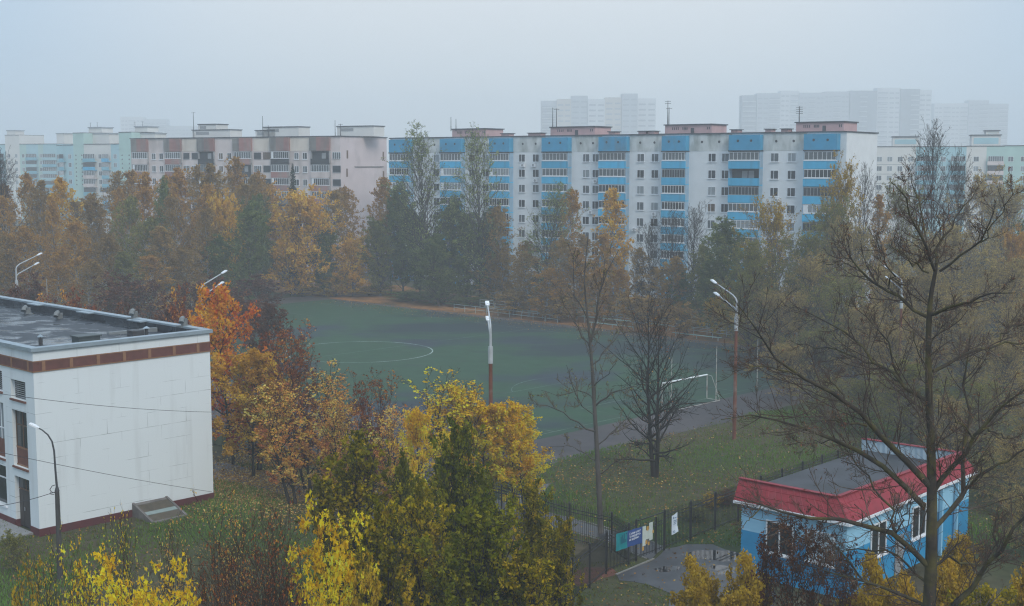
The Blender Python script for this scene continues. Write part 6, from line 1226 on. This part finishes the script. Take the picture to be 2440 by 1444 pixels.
def big_tree():
    tr = [(2214, 1444), (2219, 1330), (2221, 1200), (2219, 1080), (2214, 960), (2212, 860), (2213, 760), (2220, 690), (2230, 640, .28)]
    limbs = [
     ([(2228, 646), (2207, 578), (2174, 524), (2156, 474), (2124, 434)], -2.0, 0.060, 0.013), ([(2207, 578), (2196, 517), (2174, 438), (2166, 398)], 1.5, 0.038, 0.009),
     ([(2230, 646), (2236, 596), (2246, 574), (2297, 495), (2329, 446)], 1.8, 0.060, 0.010), ([(2240, 646), (2290, 610), (2337, 578), (2358, 535), (2373, 478)], -1.6, 0.051, 0.010), ([(2337, 578), (2370, 535), (2416, 460)], (-1.0, -2.2), 0.025, 0.009),
     ([(2209, 755), (2160, 722), (2117, 690), (2074, 664), (2041, 639), (2012, 603), (2002, 555)], 2.2, 0.072, 0.012), ([(2117, 688), (2122, 647), (2102, 603), (2086, 560)], (1.0, .2), 0.034, 0.009), ([(2041, 639), (1990, 625), (1950, 628)], (1.8, 2.4), 0.021, 0.009),
     ([(2217, 751), (2254, 735), (2304, 724), (2340, 710), (2378, 706), (2420, 698)], -2.4, 0.068, 0.012), ([(2212, 650), (2174, 625), (2135, 603), (2118, 585)], -1.4, 0.034, 0.010),
     ([(2224, 885), (2290, 855), (2340, 827), (2383, 810), (2450, 818), (2500, 800)], 2.0, 0.072, 0.017), ([(2383, 810), (2412, 778), (2450, 768)], (1.4, 2.4), 0.030, 0.009),
     ([(2214, 1156), (2143, 1082), (2090, 1034), (2059, 997), (2011, 950), (1942, 913), (1895, 892), (1842, 844), (1805, 796), (1773, 743), (1752, 718)], -2.6, 0.128, 0.012), ([(1895, 892), (1847, 876), (1783, 872), (1745, 885)], (-2.0, -3.0), 0.030, 0.009), ([(2011, 950), (1985, 905), (1960, 870)], (-1.5, -.6), 0.034, 0.010),
     ([(2204, 1209), (2170, 1167), (2122, 1130), (2090, 1103), (2037, 1071), (1985, 1045), (1932, 1029), (1879, 1008), (1820, 984), (1762, 981), (1718, 1000)], 1.6, 0.119, 0.012), ([(2064, 1014), (2016, 1006), (1950, 1010), (1890, 1022)], (-1.2, -3.5), 0.043, 0.010), ([(1985, 1045), (1930, 1058), (1880, 1060)], (1.0, 2.0), 0.025, 0.009),
     ([(2210, 955), (2143, 913), (2085, 865), (2048, 812), (2000, 786), (1953, 759), (1889, 727)], 2.8, 0.076, 0.011), ([(2085, 865), (2037, 849), (1974, 833), (1900, 820)], (1.5, 3.2), 0.038, 0.010), ([(2143, 905), (2117, 823), (2085, 775), (2027, 712)], (.8, -.8), 0.038, 0.009),
     ([(2221, 1175), (2281, 1103), (2323, 1045), (2344, 1019), (2403, 955), (2450, 922)], -1.8, 0.102, 0.025), ([(2323, 1045), (2290, 1010), (2250, 985)], (-1.0, -2.4), 0.034, 0.010), ([(2340, 1024), (2375, 1030), (2420, 1048)], (-1.2, .6), 0.038, 0.013),
     ([(2226, 1260), (2272, 1215), (2289, 1188), (2297, 1103), (2300, 1010), (2302, 920), (2312, 800)], 2.2, 0.102, 0.025), ([(2292, 1172), (2355, 1119), (2429, 1080), (2470, 1060)], (1.4, .4), 0.068, 0.025),
     ([(2216, 1600), (2270, 1442), (2312, 1405), (2355, 1352), (2376, 1315), (2418, 1262), (2460, 1215)], -2.2, 0.145, 0.043), ([(2376, 1315), (2368, 1262), (2375, 1215)], (-1.6, -1.0), 0.051, 0.017),
     ([(2222, 1345), (2249, 1328), (2302, 1339), (2355, 1347), (2400, 1325)], 1.4, 0.064, 0.017), ([(2290, 1337), (2318, 1300), (2352, 1285), (2400, 1268)], (.8, 1.8), 0.030, 0.010),
     ([(2214, 1352), (2154, 1299), (2133, 1273), (2080, 1257), (2016, 1246), (1942, 1236), (1879, 1220), (1815, 1204), (1768, 1193), (1740, 1180)], -1.8, 0.119, 0.014), ([(2133, 1273), (2122, 1209), (2090, 1177), (2064, 1135), (2037, 1098), (2006, 1061)], (-.4, .8), 0.060, 0.013), ([(1815, 1204), (1790, 1230), (1762, 1262)], (-1.5, -2.0), 0.025, 0.009), ([(2133, 1273), (2150, 1230), (2172, 1190)], (-.4, -1.6), 0.034, 0.010),
     ([(2216, 1450), (2143, 1410), (2037, 1378), (1974, 1362), (1900, 1345)], 1.6, 0.076, 0.014), ([(2060, 1385), (1990, 1310), (1960, 1250)], (1.0, -.6), 0.038, 0.010), ([(2212, 1390), (2160, 1345), (2125, 1310), (2060, 1310), (1985, 1320)], 1.0, 0.060, 0.013),
     ([(2214, 905), (2200, 850), (2170, 800), (2140, 770)], -1.0, 0.025, 0.009), ([(2216, 820), (2250, 780), (2280, 770)], 1.0, 0.025, 0.009)]
    root, TR, CR = traced('mossy_bare_tree', 'large bare tree with mossy limbs and red brown buds, standing before the pavilion', 45, tr, limbs, .235, (28, 7, 3, .0062), 91, 'moss', 'twigmix', 'bud', 3400, .05)
    return root
def tall_bare():
    tr = [(1432, 1290), (1428, 1180), (1423, 1080), (1417, 980), (1411, 880), (1405, 800), (1396, 720), (1392, 660), (1402, 556, .10)]
    limbs = [([(1422, 1029), (1359, 997), (1316, 966), (1258, 960)], -2, .06, .012), ([(1414, 955), (1396, 934), (1332, 939), (1290, 930)], 2.5, .05, .012), ([(1420, 966), (1454, 939), (1496, 923), (1539, 918)], -1.5, .07, .014), ([(1409, 839), (1375, 775), (1348, 733), (1335, 690)], 1.5, .055, .012),
     ([(1408, 815), (1425, 720), (1450, 640), (1474, 596)], -1.0, .08, .012), ([(1400, 760), (1370, 700), (1362, 640), (1372, 590)], -1.8, .045, .01), ([(1411, 870), (1450, 830), (1480, 790), (1492, 750)], 2.2, .05, .012), ([(1425, 1060), (1470, 1020), (1500, 990), (1520, 950)], 2.0, .05, .012), ([(1424, 1100), (1380, 1070), (1340, 1060), (1300, 1065)], 1.2, .045, .012), ([(1426, 1130), (1470, 1100), (1510, 1085)], -1.4, .045, .012), ([(1418, 990), (1380, 960), (1360, 910), (1350, 870)], -2.4, .04, .01), ([(1415, 920), (1450, 890), (1470, 860)], -2.0, .04, .01), ([(1425, 720), (1440, 650), (1438, 590)], (-.5, .6), .04, .01)]
    return traced('bare_tree', 'tall slender bare tree standing inside the picket fence near the gate', 81, tr, limbs, .20, (8, 5, 4, .0125), 92, 'grey', 'twig', 'olivegreen', 500, .07)[0]
big_tree(); tall_bare()
plant('bush', 30, 1268, 73, 'small clipped grey green bush by the doorstep of the white building', name='bush', cat='bush', leaf='olivegreen', wide=62)

# ------------------------------------------------------------------ grass and fallen leaves
def inside(poly, X):
    p = np.array([(q[0], q[1]) for q in poly]); r = np.zeros(len(X), bool); j = len(p) - 1
    for i in range(len(p)):
        c = ((p[i, 1] > X[:, 1]) != (p[j, 1] > X[:, 1])) & (X[:, 0] < (p[j, 0] - p[i, 0]) * (X[:, 1] - p[i, 1]) / (p[j, 1] - p[i, 1] + 1e-12) + p[i, 0]); r ^= c; j = i
    return r
def uv_of(X):
    q = X - np.array([C0.x, C0.y]); return q @ np.array([UU.x, UU.y]), q @ np.array([VV.x, VV.y])
SCH = [SP0 - SD * .1, SP1 + SD * .1, SP1 + SN * 46, SP0 + SN * 46]; KB = [gz(2025, 1247, 4.4), gz(1748, 1190, 4.4), gz(1748, 1190, 4.4) + gz(2330, 1122, 4.4) - gz(2025, 1247, 4.4), gz(2330, 1122, 4.4)]
def lawn(rng, N, box_):
    X = np.stack([rng.uniform(box_[0], box_[1], N), rng.uniform(box_[2], box_[3], N)], 1); bad = inside(SCH, X) | inside(KB, X)
    for pl in (PATH_A, PATH_B, PATH_C, PLAZA, ROAD): bad |= inside(pl, X)
    u, v = uv_of(X); bad |= (u < 57.8) & (v > -40) & (v < 40); k = np.abs(X[:, 0]) < X[:, 1] * .40 + 1
    return X[~bad & k]
def patch(X, sc, seed):                         # smooth random patches
    r = np.random.default_rng(seed); s = np.zeros(len(X))
    for _ in range(7):
        a = r.uniform(0, 6.28); f = sc * r.uniform(.5, 2.2); s += np.sin((X[:, 0] * math.cos(a) + X[:, 1] * math.sin(a)) * f + r.uniform(0, 6.28))
    return s / 3.0
def grass():
    rng = np.random.default_rng(5); G = Parts()
    X = np.concatenate([lawn(rng, 52000, (-34, -6, 58, 100)), lawn(rng, 62000, (1, 34, 78, 122)), lawn(rng, 16000, (2, 14, 58, 75))])
    p = patch(X, .35, 3); keep = rng.random(len(X)) < np.clip(.75 + .5 * p, .12, 1); X = X[keep]; p = p[keep]; N = len(X)
    h = rng.uniform(.07, .20, N) * np.clip(1 + .5 * p, .5, 1.8); a = rng.uniform(0, 6.28, N); w = .035; dx = np.stack([np.cos(a), np.sin(a), 0 * a], 1) * w; B_ = np.concatenate([X, np.full((N, 1), .003)], 1); tip = B_ + np.stack([rng.normal(size=N) * .07, rng.normal(size=N) * .07, h], 1)
    V = np.stack([B_ - dx, B_ + dx, tip + dx * .25, tip - dx * .25], 1).reshape(-1, 3); Q = np.arange(N * 4).reshape(-1, 4)
    G.V.append(V); G.Q.append(Q); G.M.append(np.zeros(N, int)); G.T.append(np.clip(.5 + .32 * p + .16 * rng.normal(size=N), 0, 1)); G.S.append(np.zeros(N, bool)); G.n = len(V)
    tag(link('grass', G.mesh('grass', [leafmat('lawn_grass', [(0, (.10, .090, .022)), (.3, (.080, .105, .016)), (.7, (.068, .128, .018)), (1, (.095, .175, .030))], 0, .3)])), kind='stuff')
    # fallen leaves: thick under the maples by the path, thin elsewhere
    L = Parts(); X = np.concatenate([lawn(rng, 6500, (-34, -6, 58, 100)), lawn(rng, 8000, (1, 34, 78, 122)), lawn(rng, 1500, (2, 14, 58, 75))])
    X = X[rng.random(len(X)) < np.clip(.42 + .75 * patch(X, .5, 9), .06, 1)]
    P_ = np.stack([rng.normal(-17, 4.2, 26000), rng.normal(95, 4.5, 26000)], 1); P_ = P_[~inside(SCH, P_)]; u, v = uv_of(P_); P_ = P_[~((u < 57) & (v > -39))]
    on = inside(PATH_A, P_); P_ = P_[~on | (rng.random(len(P_)) < .5)]; k2 = np.stack([rng.normal(9, 4.5, 900), rng.normal(95, 4, 900)], 1); u, v = uv_of(k2); k2 = k2[u > 57.8]; pz = np.stack([rng.uniform(2, 14, 500), rng.uniform(66, 84, 500)], 1); pz = pz[inside(PLAZA, pz) | inside(PATH_B, pz)]
    a_ = rng.uniform(-50, 45, 2600); b_ = 37.5 - np.abs(rng.normal(size=2600)) * 3.5; pf = np.array([C0.x, C0.y]) + a_[:, None] * np.array([UU.x, UU.y]) + b_[:, None] * np.array([VV.x, VV.y])
    nX = len(X); X = np.concatenate([X, P_, k2, pz, pf]); N = len(X); lift = np.zeros(N); lift[nX:nX + len(P_)] = .22; C = np.concatenate([X, rng.uniform(.03, .09, (N, 1))], 1); L.leaves(rng, C, .075, np.clip(.45 + lift + .25 * rng.normal(size=N), 0, 1), 0, 2.2, .8)
    tag(link('fallen_leaves', L.mesh('fallen_leaves', [leafmat('fallen_leaf', [(0, (.075, .040, .018)), (.4, (.17, .090, .030)), (.8, (.31, .185, .05)), (1, (.46, .34, .12))], 0, .2)])), kind='stuff')
grass()
# ------------------------------------------------------------------ fog: one even box of air round everything
HZ = MB(); HZ.box(-900, -60, -1.0, 900, 1950, 116.0)
hm = bpy.data.materials.new('fog_air'); hm.use_nodes = True; t = hm.node_tree; t.nodes.remove(t.nodes['Principled BSDF'])
pv = t.nodes.new('ShaderNodeVolumePrincipled'); pv.inputs['Color'].default_value = (.965, .985, 1.0, 1); pv.inputs['Density'].default_value = HAZE
pv.inputs['Anisotropy'].default_value = 0.0
t.links.new(pv.outputs[0], t.nodes['Material Output'].inputs['Volume'])
tag(HZ.build('haze', hm), kind='stuff')
